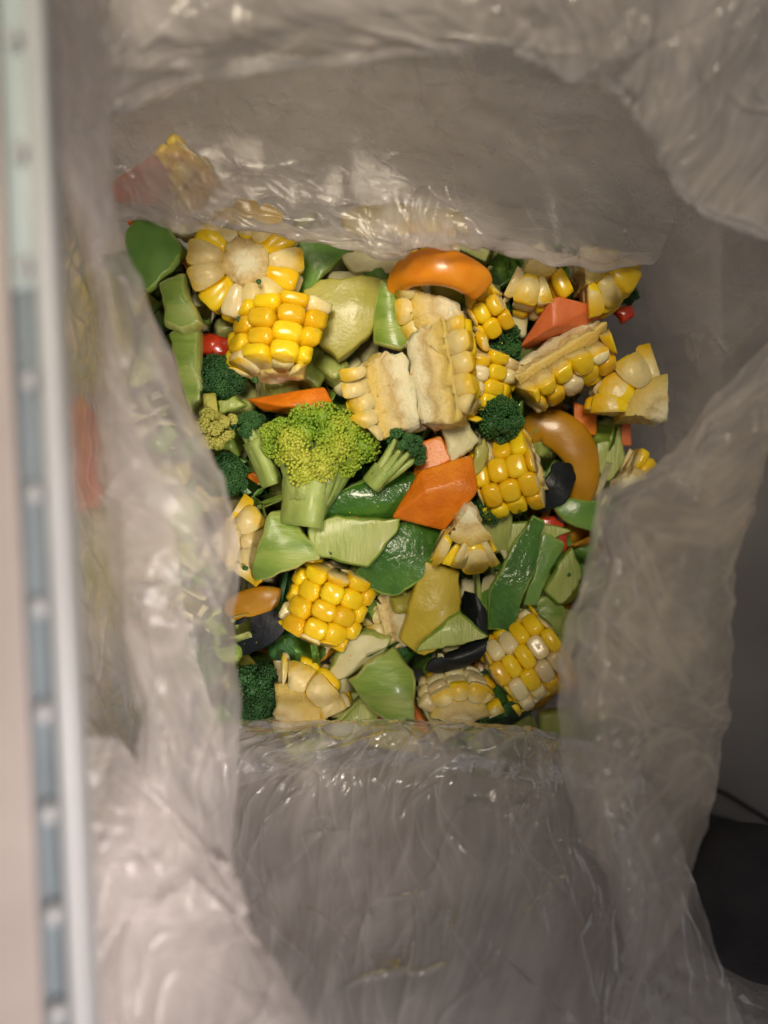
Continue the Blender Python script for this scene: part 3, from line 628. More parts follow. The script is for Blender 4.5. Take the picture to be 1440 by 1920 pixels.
def corn(label, px, py, z, axis, up, R=20.5, rc=0.52, L=26, a0=-180, a1=180, rows=14, white=0.16, pitch=5.8, planes=(), bite=0.0, over=0.6, seed=0, tilt_group='pieces of corn on the cob', spin=None):
    """One cut piece of corn cob. Local Z = cob axis, local X = up; sector a0..a1 (degrees about the axis from X) is kept."""
    rs = random.Random(seed * 13 + 5)
    Z = Vector(axis).normalized(); X = Vector(up); X = (X - Z * X.dot(Z)).normalized(); Y = Z.cross(X)
    root = empty('corn_cob_piece', (0, 0, 0))
    mat = Matrix((X, Y, Z)).transposed().to_4x4(); mat.translation = P(px, py, z); root.matrix_world = mat
    tag(root, label, 'corn', tilt_group)
    R *= 0.001; rc_ = R * rc; L *= 0.001; p = pitch * 0.001
    cut = [(Vector((0, 0, 1)), L / 2), (Vector((0, 0, -1)), L / 2)]
    full = (a1 - a0) >= 359
    if not full:
        r0, r1 = math.radians(a0), math.radians(a1)
        cut += [(Vector((math.sin(r0), -math.cos(r0), 0)), 0.0), (Vector((-math.sin(r1), math.cos(r1), 0)), 0.0)]
    cut += [(Vector(n).normalized(), d / 1000) for n, d in planes]
    wide = (a1 - a0) > 181 and not full
    # core
    bm = bmesh.new()
    K = 40; rad = [0.25, 0.5, 0.75, 1.0]; nz = 7
    vs = []
    def cp(r, a, zz): 
        q = Vector((math.cos(a) * r, math.sin(a) * r, zz)); n = mnoise.noise(q * 420) * 0.0007 + mnoise.noise(q * 150) * 0.0007
        return q + Vector((math.cos(a), math.sin(a), 2.2 * math.copysign(1, zz) if abs(zz) > L * 0.49 else 0)) * n
    rings = [(rc_ * 1.02 * q, -L / 2) for q in rad] + [(rc_ * 1.02, -L / 2 + L * (i + 1) / (nz + 1)) for i in range(nz)] + [(rc_ * 1.02 * q, L / 2) for q in rad[::-1]]
    V = [[bm.verts.new(cp(r, 2 * math.pi * k / K, zz)) for k in range(K)] for r, zz in rings]
    cb = bm.verts.new((0, 0, -L / 2)); ct = bm.verts.new((0, 0, L / 2))
    for k in range(K):
        bm.faces.new((cb, V[0][(k + 1) % K], V[0][k])); bm.faces.new((ct, V[-1][k], V[-1][(k + 1) % K]))
    for a_, b_ in zip(V[:-1], V[1:]):
        for k in range(K): bm.faces.new((a_[k], a_[(k + 1) % K], b_[(k + 1) % K], b_[k]))
    def slice_bm(bm, pl, jit=0.0):
        for n, d in pl:
            d2 = d + rs.uniform(-jit, jit)
            r_ = bmesh.ops.bisect_plane(bm, geom=bm.verts[:] + bm.edges[:] + bm.faces[:], plane_co=n * d2, plane_no=n, clear_outer=True, dist=1e-7)
            es = [e for e in r_['geom_cut'] if isinstance(e, bmesh.types.BMEdge)]
            if es:
                f = bmesh.ops.edgenet_fill(bm, edges=es)
                for q in f['faces']: q.material_index = 1; q.smooth = True
            if not bm.faces: return False
        return True
    core_planes = cut[2:]
    if slice_bm(bm, core_planes):
        cf = [f for f in bm.faces if f.material_index == 1]
        if cf:
            t = bmesh.ops.triangulate(bm, faces=cf)['faces']
            for _ in range(3):
                es = {e for f in bm.faces if f.material_index == 1 for e in f.edges if e.calc_length() > 0.0022}
                if not es: break
                bmesh.ops.subdivide_edges(bm, edges=list(es), cuts=1)
                bmesh.ops.triangulate(bm, faces=[f for f in bm.faces if len(f.verts) > 4])
            bm.normal_update()
            inner = [v for v in bm.verts if v.link_faces and all(f.material_index == 1 for f in v.link_faces)]
            for v in inner:
                nn = v.normal
                if abs(nn.z) < 0.6:
                    rr_ = math.hypot(v.co.x, v.co.y) / (rc_ * 1.02)
                    v.co += nn * (0.0016 * math.exp(-(rr_ / 0.45) ** 2) - 0.0013 * math.exp(-((rr_ - 0.78) / 0.20) ** 2))
            for v in inner: v.co += mnoise.noise_vector(v.co * 420) * 0.0012 + mnoise.noise_vector(v.co * 150) * 0.0022
        me = bpy.data.meshes.new('cob_core'); bm.to_mesh(me)
        link('cob_core', me, [M['core'], M['core']], root, smooth=True)
    bm.free()
    # kernels
    wk = math.pi * R / rows * 1.07
    nk = int(L / p) + 2
    sp = rs.uniform(0, 360 / rows) if spin is None else spin
    for i in range(rows):
        a = math.radians(sp + 360 * i / rows)
        if not full:
            da = (math.degrees(a) - (a0 + a1) / 2 + 180) % 360 - 180
            if abs(da) > (a1 - a0) / 2 + 8: continue
        offz = (0.5 * p if (i // 2) % 2 else 0) + rs.uniform(-.12, .12) * p
        for j in range(nk):
            zc = -L / 2 + p * (j - 0.1) + offz
            if zc - p * 0.3 > L / 2 or zc + p * 0.3 < -L / 2: continue
            if bite and mnoise.noise(Vector((math.cos(a) * 2 + seed, math.sin(a) * 2, zc * 90))) > 1 - bite: continue
            rr = R * rs.uniform(0.94, 1.04); kw = rs.uniform(0.94, 1.06)
            vs, fs = kernel_shape(wk * kw, p * 0.56 * rs.uniform(0.94, 1.08), rc_ * 0.92, rr)
            mt = Matrix.Rotation(a + rs.uniform(-.03, .03), 3, 'Z')
            tz = rs.uniform(-.05, .05)
            V2 = [mt @ (v + Vector((0, 0, zc + tz * (v.x - rc_)))) for v in vs]
            er = Vector((math.cos(a), math.sin(a), 0))
            kc = []
            for ci, (n, d) in enumerate(cut):
                if ci < 2:
                    ch = rs.uniform(0.08, 0.5) if over < 1.2 else rs.uniform(0.0, 0.2); n2 = (n + er * ch).normalized(); d2_ = n2.dot(n * (d + over / 1000 + rs.uniform(-.0012, .0008)) + er * rc_ * 1.05); kc.append((n2, d2_))
                else:
                    n2 = (n + er * rs.uniform(-0.05, 0.35) + Vector((0, 0, rs.uniform(-.2, .2)))).normalized(); d2_ = n2.dot(n * (d + rs.uniform(-.0012, .0010)) + er * rc_ * 0.9 * (1 if abs(n.dot(er)) < 0.5 else 0)); kc.append((n2, d2_))
            need = [pl for pl in kc if any(pl[0].dot(v) > pl[1] - 1e-6 for v in V2)]
            if any(all(n.dot(v) > d - 0.0004 for v in V2) for n, d in need): continue
            me = bpy.data.meshes.new('kernel')
            me.from_pydata(V2, [], fs)
            if need:
                b2 = bmesh.new(); b2.from_mesh(me)
                bmesh.ops.remove_doubles(b2, verts=b2.verts, dist=2e-5)
                ok = slice_bm(b2, need, 0.0)
                if ok and len(b2.faces) > 6:
                    for f in b2.faces:
                        if f.material_index != 1: f.smooth = True
                    b2.to_mesh(me); b2.free()
                else:
                    b2.free(); continue
            m1 = M['kernel_w'] if rs.random() < white else M['kernel_y']
            o = bpy.data.objects.new('kernel', me); COL.objects.link(o); o.parent = root; o.color = (R, R, R, 1)
            me.materials.append(m1); me.materials.append(M['flesh'])
            if not need: me.polygons.foreach_set("use_smooth", [True] * len(me.polygons))
    return root

_ico = None
def ico(sub):
    bm = bmesh.new(); bmesh.ops.create_icosphere(bm, subdivisions=sub, radius=1.0)
    v = np.array([list(q.co) for q in bm.verts]); f = np.array([[q.index for q in g.verts] for g in bm.faces]); bm.free(); return v, f
ICO1 = ico(1); ICO2 = ico(2)

def tube(vs, fs, a, b, ra, rb, K=9, seg=5, bow=0.0, lobes=0.0, seed=0):
    a, b = Vector(a), Vector(b); T = (b - a).normalized(); B = T.orthogonal().normalized(); Nn = T.cross(B)
    base = len(vs)
    for i in range(seg + 1):
        t = i / seg; c = a.lerp(b, t) + Nn * bow * math.sin(math.pi * t); r = ra + (rb - ra) * t
        for k in range(K):
            an = 2 * math.pi * k / K; q = r * (1 + lobes * math.cos(3 * an + seed)) 
            p = c + (B * math.cos(an) + Nn * math.sin(an)) * q
            vs.append(p + mnoise.noise_vector(p * 160) * r * 0.10)
    for i in range(seg):
        for k in range(K): fs.append((base + i * K + k, base + i * K + (k + 1) % K, base + (i + 1) * K + (k + 1) % K, base + (i + 1) * K + k))
    fs.append(tuple(base + k for k in range(K))[::-1]); fs.append(tuple(base + seg * K + k for k in range(K)))

def broccoli(label, px, py, z, rpx, base, budm, stemm, nclus=16, nbud=46, stem_r=7, flat=(1, 1, 1), spread=105, bud=0.055, seed=0, detail=1, csize=0.36, neckf=0.30, lean=0.45):
    rs = np.random.RandomState(seed + 3)
    c = np.array(P(px, py, z)); b = np.array(P(*base)); R = rpx * S
    d = c - b; Ld = np.linalg.norm(d); d = d / (Ld + 1e-9)
    d2 = d + np.array([0, 0, lean]); d2 /= np.linalg.norm(d2)
    B = np.cross(d2, [0.3, 0.8, 0.52]); B /= np.linalg.norm(B); Nn = np.cross(d2, B)
    root = empty('broccoli_floret', Vector(b)); tag(root, label, 'broccoli', 'broccoli florets in the bag')
    iv, jf = ICO2 if detail > 1 else ICO1
    V, F = [], []; off = 0
    cl = []
    ga = math.pi * (3 - math.sqrt(5))
    for k in range(nclus):
        u = 1 - (1 - math.cos(math.radians(spread))) * (k + 0.5) / nclus
        th = k * ga + rs.uniform(-.25, .25); s = math.sqrt(max(0, 1 - u * u))
        dr = d2 * u + (B * math.cos(th) + Nn * math.sin(th)) * s
        rad = R * (1 - csize) * rs.uniform(0.74, 1.16)
        cc = c + dr * rad * np.array(flat); cr_ = R * csize * rs.uniform(0.62, 1.18)
        cl.append((cc, cr_, dr))
        v = iv * cr_ * 0.90 + cc; V.append(v); F.append(jf + off); off += len(v)
        for m_ in range(nbud):
            uu = 1 - 1.35 * (m_ + 0.5) / nbud; t2 = m_ * ga + rs.uniform(-.3, .3); ss = math.sqrt(max(0, 1 - uu * uu))
            b1 = np.cross(dr, [0.1, 0.9, 0.4]); b1 /= np.linalg.norm(b1); b2 = np.cross(dr, b1)
            dd = dr * uu + (b1 * math.cos(t2) + b2 * math.sin(t2)) * ss
            br = R * bud * rs.uniform(0.7, 1.35)
            v = iv * br * np.array([1, 1, 1]) + cc + dd * (cr_ * rs.uniform(0.88, 1.02)); V.append(v); F.append(jf + off); off += len(v)
    V = np.concatenate(V) - b; F = np.concatenate(F)
    me = bpy.data.meshes.new('crown'); me.from_pydata(V.tolist(), [], F.tolist())
    o = link('crown', me, budm, root); o["kind"] = "stuff"
    vs, fs = [], []
    sr = stem_r / 1000; neck = c - d * R * neckf - b
    tube(vs, fs, Vector((0, 0, 0)), Vector(neck), sr * 0.88, sr * 1.0, 14, 8, lobes=0.20, seed=seed)
    for cc, cr_, dr in cl:
        e = cc - dr * cr_ * 0.35 - b
        tube(vs, fs, Vector(neck - d * sr * 0.9 + np.cross(d, dr) * sr * 0.1 + (dr - d * np.dot(dr, d)) * sr * 0.45), Vector(e), sr * 0.50, cr_ * 0.40, 8, 5, bow=sr * 0.15)
    link('stem', mesh_from('stem', vs, fs), stemm, root)
    return root

# ------------------------------------------------------------------ the heap beneath (what shows in the gaps)
def build_heap():
    rs = random.Random(21)
    keys = ['green_soft', 'cream', 'pale_green', 'green_mid', 'cream', 'pale_yellow', 'green_soft', 'mustard_pep', 'pale_green', 'bud_dark']
    bm = bmesh.new()
    for i in range(420):
        px = rs.uniform(230, 1120); py = rs.uniform(470, 1385)
        if px > 1130 and py > 900: continue
        z = rs.uniform(-36, -18) - (17 if px > 950 else 0)
        g = bmesh.ops.create_cube(bm, size=1.0)['verts']
        rot = Matrix.Rotation(rs.uniform(0, 6.3), 3, (rs.random() + .1, rs.random(), rs.random()))
        sz = Vector((rs.uniform(12, 24), rs.uniform(8, 18), rs.uniform(5, 11))) * 0.001
        c = P(px, py, z); mi = rs.randrange(len(keys))
        for v in g: v.co = rot @ Vector((v.co.x * sz.x, v.co.y * sz.y, v.co.z * sz.z)) + c
        fs = {f for v in g for f in v.link_faces}
        for f in fs: f.material_index = mi
        bmesh.ops.bevel(bm, geom=list({e for v in g for e in v.link_edges}), offset=0.002, segments=2, profile=0.5, affect='EDGES', material=-1)
    for v in bm.verts: v.co += mnoise.noise_vector(v.co * 120) * 0.001
    me = bpy.data.meshes.new('vegetable_heap'); bm.to_mesh(me); bm.free()
    o = link('vegetable_heap', me, [M[k] for k in keys])
    tag(o, 'mass of mixed chopped vegetables packed beneath the top layer', 'vegetables', kind='stuff')
build_heap()

# ------------------------------------------------------------------ corn
UPV = (0, 0, 1)
corn('round corn wheel with its cut end up beside the green pepper', 463, 498, -4, (0.10, -0.16, 1), (1, 0, 0), R=21.5, L=20, rows=13, white=0.34, seed=1, rc=0.40, over=1.3)
corn('glossy corn block with five neat kernel rows above orange carrot wedge', 540, 652, -9, (0.13, 1.0, -0.20), (0, 0.15, 1), R=22.5, L=29, rows=12, white=0.16, pitch=6.9, seed=2, spin=8, a0=-100, a1=52)
corn('split corn piece showing white pith with kernels down one side', 766, 724, 8, (-0.28, 1, 0.02), (-0.12, 0, 1), R=24, L=31, a0=-178, a1=-82, white=0.45, seed=3, pitch=6.0, rc=0.62, planes=[((0, -0.7, -0.7), 21.5), ((0, 0.45, 0.89), 11.0), ((0.35, -0.3, 0.9), 14.2)])
corn('split corn piece with bright kernels along its upper edge beside white pith', 782, 712, 8, (-0.16, 1, -0.05), (-0.25, 0, 1), R=22.5, L=36, a0=64, a1=178, white=0.08, seed=4, pitch=7.6, rows=12, rc=0.66, planes=[((0, -0.6, 0.8), 11.5), ((0.1, -0.5, -0.86), 13.2), ((0.2, 0.75, -0.65), 23)])
corn('small corn chunk squeezed between the split cob and dark broccoli', 888, 716, -13, (0.2, 1, 0.1), (0.3, 0, 1), R=16, L=24, a0=-70, a1=80, white=0.3, seed=5, rows=11)
corn('corn piece with cream cut face under the orange pepper strip', 846, 578, -8, (-0.10, -0.1, 1), (-0.5, -0.8, 0), R=22, L=24, a0=-110, a1=100, rc=0.68, white=0.3, seed=6)
corn('shaded corn wedge under the film beside the orange pepper', 1000, 478, -14, (0.05, 0.10, 1), (0.02, -1, 0), R=24, L=20, a0=-34, a1=34, white=0.6, seed=7)
corn('shaded fan-shaped corn wedge at the far corner of the bag', 1082, 486, -12, (0.0, 0.05, 1), (0.72, -0.70, 0), R=25, L=20, a0=-44, a1=44, white=0.35, seed=8)
corn('corn wedge with yellow kernels on its lower side below shaded carrot', 1030, 648, -14, (0.84, 0.50, 0.06), (0, 0, 1), R=22, L=38, a0=20, a1=118, white=0.12, seed=9, rows=12, pitch=7.6, bite=0.1)
corn('pale corn wedge with square corner nearest the dark bag wall', 1236, 786, -16, (-0.05, 0.05, 1), (-0.70, 0.70, 0), R=29, L=20, a0=-46, a1=46, white=0.6, seed=10, rows=15)
corn('plump corn chunk below the dark broccoli head', 955, 890, -16, (0.94, 0.26, 0.30), (-0.3, 0.1, 1), R=18, L=25, a0=-85, a1=85, white=0.16, seed=11, rows=11, pitch=7.2)
corn('pyramid of cut corn below the big carrot chunk', 876, 950, 4, (0.0, -0.16, 1), (0.05, -1, 0), R=25, L=14, a0=-43, a1=38, white=0.12, seed=12, rows=15)
corn('small upright corn block with yellow and pale kernels near the near wall', 612, 1128, -16, (0.42, 0.90, 0.0), (0.05, 0, 1), R=17.5, L=30, a0=-75, a1=75, white=0.22, seed=13, rows=11, pitch=7.2)
corn('shaded corn chunk with striped kernels beside right bag flap', 982, 1232, -20, (0.82, 0.55, 0.0), (0, 0, 1), R=18, L=29, a0=-85, a1=85, white=0.32, seed=14, rows=11, pitch=6.0)
corn('cream corn wedge with one yellow edge beside the near wall', 528, 1362, -14, (0, 0.04, 1), (0.62, 0.78, 0), R=29, L=18, a0=-42, a1=44, white=0.4, seed=15, rows=14, rc=0.62)
corn('corn end with white pith under the black eggplant skin', 858, 1340, -12, (0.05, -0.3, 1), (-0.08, 1, 0), R=18.5, L=18, a0=-72, a1=68, white=0.7, seed=16, rc=0.66)
corn('rough corn cob slab half hidden behind the yellow squash chunk', 760, 1150, -15, (-0.25, 1, 0.0), (-0.2, 0, 1), R=19, L=24, a0=-178, a1=-80, white=0.6, seed=17)
corn('corn wedge peeking out beside the left bag flap', 408, 1020, -10, (0, 0, 1), (1, 0.05, 0), R=22, L=18, a0=-62, a1=62, white=0.4, seed=18)
corn('lone corn tip at the right bag flap edge', 1160, 912, -18, (0.1, 0, 1), (0.75, 0.66, 0), R=17, L=14, a0=-24, a1=24, white=0.2, seed=19, rows=10)
corn('corn piece seen through the film in the top left corner', 345, 352, -18, (0.6, 0.6, 0.1), (0, 0, 1), R=16, L=26, a0=-80, a1=80, white=0.3, seed=20, rows=11)
corn('corn piece behind the film above the orange pepper', 800, 466, -20, (1, 0.1, 0), (0, 0, 1), R=12, L=24, a0=-80, a1=80, white=0.3, seed=21, rows=11)
corn('loose corn nub beside the shaded pale cube', 915, 590, -14, (0.9, 0.5, 0.2), (0, 0, 1), R=13, L=14, a0=-70, a1=70, white=0.0, seed=22, rows=9)

# ------------------------------------------------------------------ carrots
hull('carrot_chunk', 'flat orange carrot wedge below the glossy corn block', 'carrot',
     [(466, 748, -4), (590, 728, 0), (607, 727, -1), (626, 764, 2), (622, 783, -4), (540, 762, 3), (500, 772, -6), (470, 752, -16), (600, 735, -16), (620, 780, -16)], M['carrot'])
hull('carrot_chunk', 'small orange carrot piece tucked under the pale wedge', 'carrot',
     [(782, 832, -2), (826, 818, -1), (846, 862, 0), (790, 892, 0), (776, 892, -4), (780, 835, -16), (845, 865, -16), (785, 890, -16)], M['carrot'])
hull('carrot_chunk', 'biggest bright orange carrot chunk beside the green pepper', 'carrot',
     [(882, 856, 1), (894, 922, 3), (832, 992, -2), (738, 969, 0), (788, 884, 2), (800, 922, 6), (870, 900, 5), (880, 860, -16), (830, 990, -18), (745, 965, -16)], M['carrot'])
hull('carrot_chunk', 'salmon orange carrot chunk in shade below the corn wedges', 'carrot',
     [(978, 648, -14), (1034, 562, -5), (1048, 558, -5), (1116, 574, -8), (1124, 610, -14), (1040, 610, -4), (990, 655, -20), (1035, 570, -25), (1120, 610, -25)], M['carrot_pink'])
hull('carrot_chunk', 'dim orange carrot piece behind the mustard pepper', 'carrot',
     [(1075, 755, -26), (1118, 770, -26), (1118, 815, -27), (1080, 815, -26), (1080, 760, -40), (1115, 812, -40)], M['carrot'])
hull('carrot_chunk', 'thin orange carrot sliver against the dark bag wall', 'carrot',
     [(1164, 782, -28), (1182, 782, -28), (1184, 835, -29), (1166, 835, -29), (1170, 785, -42), (1180, 832, -42)], M['carrot_pink'])
hull('carrot_chunk', 'pinkish carrot chunk pressed under the film in top left corner', 'carrot',
     [(205, 345, 6), (290, 290, 8), (315, 330, 4), (290, 385, 5), (225, 392, 4), (210, 350, -10), (310, 330, -10), (230, 388, -10)], M['carrot_pink'])
hull('carrot_chunk', 'orange carrot bit beside the dark green pepper in top corner', 'carrot',
     [(236, 400, 0), (270, 392, 0), (300, 400, 0), (270, 420, 0), (242, 425, 0), (240, 405, -12), (290, 402, -12), (250, 422, -12)], M['carrot'])
hull('carrot_chunk', 'tiny orange carrot bit under the broccoli stem', 'carrot',
     [(455, 890, -14), (482, 886, -13), (495, 905, -15), (470, 912, -15), (460, 892, -24), (490, 905, -24)], M['carrot'])
hull('carrot_chunk', 'salmon carrot bit beside the corn wheel', 'carrot',
     [(340, 490, -6), (372, 470, -4), (385, 500, -6), (355, 512, -7), (345, 490, -18), (380, 505, -18)], M['carrot_pink'])
hull('carrot_chunk', 'dim orange carrot end beside the pith corn at near wall', 'carrot',
     [(768, 1310, -18), (812, 1318, -18), (830, 1372, -18), (770, 1372, -18), (770, 1315, -30), (820, 1370, -30)], M['carrot'])
# ------------------------------------------------------------------ red pepper
def red(label, pts, z, **k): chunk('red_pepper_piece', label, 'red pepper', pts, z, M[k.pop('mat', 'red_pep')], **k)
red('glossy red pepper piece left of the glossy corn block', [(368, 632), (395, 620), (430, 632), (438, 662), (400, 670), (370, 660)], -8, bulge=3)
red('small dark red pepper corner against the far bag wall', [(1152, 580), (1186, 568), (1192, 588), (1168, 606)], -20, thick=5)
red('thin red pepper sliver between green slices near right flap', [(1000, 968), (1040, 968), (1062, 985), (1048, 1000), (1010, 984)], -22, thick=5)
red('red pepper edge behind the long green strip near right flap', [(1040, 990), (1068, 992), (1066, 1030), (1040, 1052)], -25, thick=5)
red('deep red pepper scrap under the pale green stem slice', [(490, 1090), (545, 1078), (560, 1096), (520, 1112)], -24, thick=6)
red('red pepper strip at the near wall below green slice', [(655, 1345), (720, 1340), (730, 1368), (660, 1372)], -22, thick=6)
red('coral red pepper piece showing through the film at the left', [(92, 762, 12), (130, 738, 4), (172, 790, -8), (190, 880, -12), (172, 945, -8), (125, 955, 5), (95, 880, 12)], 32, thick=16, bulge=1, edge=4, mat='salmon')
# ------------------------------------------------------------------ green pepper
def green(label, pts, z, mat='green_pep', **k): k.setdefault('rind', M['green_flesh']); chunk('green_pepper_piece', label, 'green pepper', pts, z, M[mat], **k)
green('dark green pepper piece in the top left corner under the flap', [(232, 440), (268, 402), (300, 404), (342, 470), (322, 505), (278, 545), (240, 530)], 2, 'green_soft', bend=(20, 5), thick=6)
green('dark green pepper tongue behind the corn wheel', [(548, 440), (660, 455), (640, 480), (592, 540), (556, 558)], -9, 'green_soft', bend=(45, 3), thick=6)
green('wet dark green pepper piece under the yellow-green broccoli', [(606, 958), (640, 920), (700, 895), (772, 886), (782, 900), (742, 972), (612, 974)], -5, bend=(100, 5), bulge=2, thick=6)
green('big dark green pepper piece below the carrot chunk', [(660, 1082), (748, 982), (790, 978), (828, 992), (806, 1075), (742, 1118), (700, 1104)], -7, bend=(50, 4), bulge=2, thick=6)
green('long dark green pepper strip beside the right flap', [(914, 1178), (922, 1098), (960, 1028), (1000, 972), (1022, 985), (1004, 1060), (972, 1125), (968, 1182)], -12, bend=(20, 3), thick=6, r=0.12)
green('shaded green pepper slice behind the long green strip', [(978, 1150), (1004, 1060), (1022, 1000), (1062, 1020), (1040, 1060), (1010, 1130), (985, 1152)], -19, 'green_soft', thick=5)
green('small green pepper corner at the right flap edge', [(1026, 946), (1070, 935), (1125, 942), (1118, 996), (1072, 985)], -18, 'green_soft', thick=6)
# ------------------------------------------------------------------ broccoli stems and pale chunks
def stemc(label, pts, z, mat='pale_green', **k): k.setdefault('rind', M['green_mid'] if mat == 'pale_green' else M['pale_green']); chunk('broccoli_stem_chunk', label, 'broccoli stem', pts, z, M[mat], **k)
stemc('upright pale green stem stub under the dark green pepper', [(297, 528), (342, 508), (350, 540), (366, 575), (380, 605), (345, 616), (308, 606), (305, 560)], 6, 'green_mid', bulge=3, thick=12, edge=3)
stemc('long pale green stem running down beside left flap', [(318, 622), (345, 608), (372, 616), (374, 700), (376, 745), (358, 775), (340, 720), (322, 660)], 0, 'green_mid', bulge=3, thick=12, edge=3)
stemc('pale green stem slice with flat cut face below broccoli', [(578, 980), (640, 968), (746, 974), (742, 992), (690, 1062), (584, 1036)], 1, bend=(110, 2), thick=10, r=0.1)
stemc('green stem slice fanning out below the broccoli trunk', [(508, 962), (540, 956), (568, 1000), (598, 1044), (535, 1072), (478, 1092), (474, 1062)], 2, 'green_mid', bend=(60, 4), thick=9, r=0.12)
stemc('ribbed green slice standing at the near wall', [(655, 1282), (690, 1246), (740, 1218), (778, 1268), (772, 1364), (732, 1352), (700, 1330)], -8, 'green_mid', bend=(30, 4), thick=7, r=0.1)
stemc('pale translucent stem slice under the right flap strip', [(952, 985), (1000, 975), (1072, 994), (1030, 1012), (1000, 1045), (955, 1040)], -21, thick=6)
stemc('pale stem slice with dark speck beside right flap', [(1022, 1108), (1058, 1050), (1078, 1028), (1092, 1080), (1076, 1112), (1050, 1134)], -17, thick=8)
stemc('dim green stem cube near the striped corn chunk', [(1002, 1130), (1028, 1118), (1062, 1142), (1052, 1192), (1016, 1185)], -22, 'green_mid', thick=10)
stemc('cut stem with a hollow middle near the dark wall', [(1112, 795), (1148, 782), (1170, 800), (1174, 870), (1140, 905), (1118, 880)], -30, thick=10)
stemc('small translucent green stem bit between dark florets', [(408, 752), (440, 742), (462, 758), (440, 772), (412, 776)], 2, thick=5)
stemc('pale stem slab under the ribbed green slice', [(650, 1300), (690, 1300), (720, 1345), (660, 1350)], -20, thick=6)
stemc('dull pale slab between corn chunk and pale slices', [(925, 960), (955, 950), (968, 1000), (950, 1050), (925, 1010)], -22, 'cream', thick=6)
stemc('tilted yellowish stem chunk above the ribbed slice', [(608, 1265), (650, 1195), (690, 1182), (735, 1195), (712, 1235), (660, 1262), (628, 1276)], -14, 'cream', bulge=3, thick=12, edge=3)
stemc('pale green sliver with sharp tip over the squash chunk', [(782, 1222), (812, 1185), (858, 1152), (914, 1194), (868, 1206), (820, 1214)], -3, thick=5, r=0.08, bend=(90, 2))
stemc('bright green leaf-like stem slice beside the pale squash slice', [(714, 528), (742, 545), (756, 585), (770, 640), (752, 656), (700, 636), (700, 590)], -2, 'green_mid', bend=(10, 4), thick=6, r=0.1)
def squash(label, pts, z, mat='pale_yellow', **k): chunk('squash_slice', label, 'squash', pts, z, M[mat], **k)
squash('large pale yellow quarter-round slice behind the glossy corn block', [(572, 545), (605, 528), (680, 520), (728, 528), (722, 575), (690, 630), (640, 672), (600, 640)], -6, bulge=2.5, thick=9, r=0.12)
squash('pale thin wedge between corn and carrot', [(828, 802), (868, 782), (898, 828), (872, 850), (846, 868), (836, 840)], 0, 'cream', thick=6, r=0.08)
squash('slim whitish slice edge beside the plump corn chunk', [(890, 836), (908, 822), (916, 840), (908, 880), (890, 892), (886, 868)], -1, 'pale_yellow', thick=8)
squash('tall mustard-yellow squash chunk in the middle of the near side', [(798, 1056), (862, 1078), (864, 1130), (862, 1180), (802, 1228), (754, 1200), (772, 1120)], -6, 'squash_yellow', bulge=1.5, thick=13, r=0.08, bend=(0, 2))
squash('small pale squash cube in the shade beside dark broccoli', [(932, 592), (958, 582), (992, 586), (984, 632), (940, 634)], -18, 'cream', thick=12, edge=2.5)
squash('pale squash slab under the film near the top corner', [(292, 400), (330, 385), (385, 400), (392, 430), (345, 448), (315, 432)], -6, 'cream', thick=9)
squash('pale greenish slab behind the large yellow slice', [(620, 508), (700, 505), (740, 520), (730, 545), (620, 535)], -12, 'cream', thick=6)
squash('dull cream slab under the film beside the green tongue', [(640, 480), (690, 465), (745, 480), (735, 515), (660, 512)], -9, 'cream', thick=8)
squash('yellowish slab under the pyramid of corn', [(862, 1085), (930, 1080), (925, 1130), (880, 1150), (860, 1120)], -22, 'cream', thick=8)
squash('pale yellow slab hidden under the film fold behind the orange pepper', [(640, 400), (730, 380), (850, 390), (880, 440), (760, 462), (660, 450)], -14, 'squash_yellow', thick=10)
squash('whitish slice showing through the film at lower left', [(180, 950), (260, 930), (330, 1000), (300, 1090), (200, 1080)], -2, 'pale_yellow', thick=10)
squash('pale yellow slab under the wet film at the left', [(110, 560, 10), (200, 500), (230, 620, -4), (210, 730, -4), (120, 740, 10)], 10, 'pale_yellow', thick=22, bulge=3)
squash('yellow slab under the wet film below the red piece', [(115, 980, 8), (190, 960), (225, 1090, -6), (200, 1190, -4), (130, 1180, 8)], 14, 'pale_yellow', thick=26, bulge=3)
# ------------------------------------------------------------------ orange and mustard pepper, eggplant skin
band('orange_pepper_strip', 'bright orange pepper strip arching over the cream corn piece', 'orange pepper',
     [(748, 560, -6, 34), (748, 530, 2, 46), (772, 505, 9, 58), (815, 497, 13, 64), (860, 506, 13, 66), (892, 526, 10, 62), (905, 546, 6, 50)], M['orange_pep'], thick=4.5, arch=0.28)
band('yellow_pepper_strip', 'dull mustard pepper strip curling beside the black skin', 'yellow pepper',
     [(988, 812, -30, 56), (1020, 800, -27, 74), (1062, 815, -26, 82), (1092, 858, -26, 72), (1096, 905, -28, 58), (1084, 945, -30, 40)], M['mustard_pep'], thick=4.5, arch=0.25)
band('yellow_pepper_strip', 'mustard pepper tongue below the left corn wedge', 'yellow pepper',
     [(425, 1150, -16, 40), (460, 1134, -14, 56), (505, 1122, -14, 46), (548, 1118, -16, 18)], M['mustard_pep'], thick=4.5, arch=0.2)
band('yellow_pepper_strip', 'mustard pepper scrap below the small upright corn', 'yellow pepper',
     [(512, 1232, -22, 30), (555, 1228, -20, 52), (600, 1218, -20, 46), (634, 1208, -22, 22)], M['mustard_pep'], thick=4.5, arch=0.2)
def skin(label, pts, z, **k): chunk('eggplant_skin', label, 'eggplant', pts, z, M['dark_skin'], thick=2.2, edge=0.7, r=0.28, **k)
skin('black eggplant skin curl between corn chunk and mustard pepper', [(998, 952), (1015, 905), (1042, 866), (1072, 866), (1080, 896), (1056, 942), (1022, 962)], -17, bend=(40, 5))
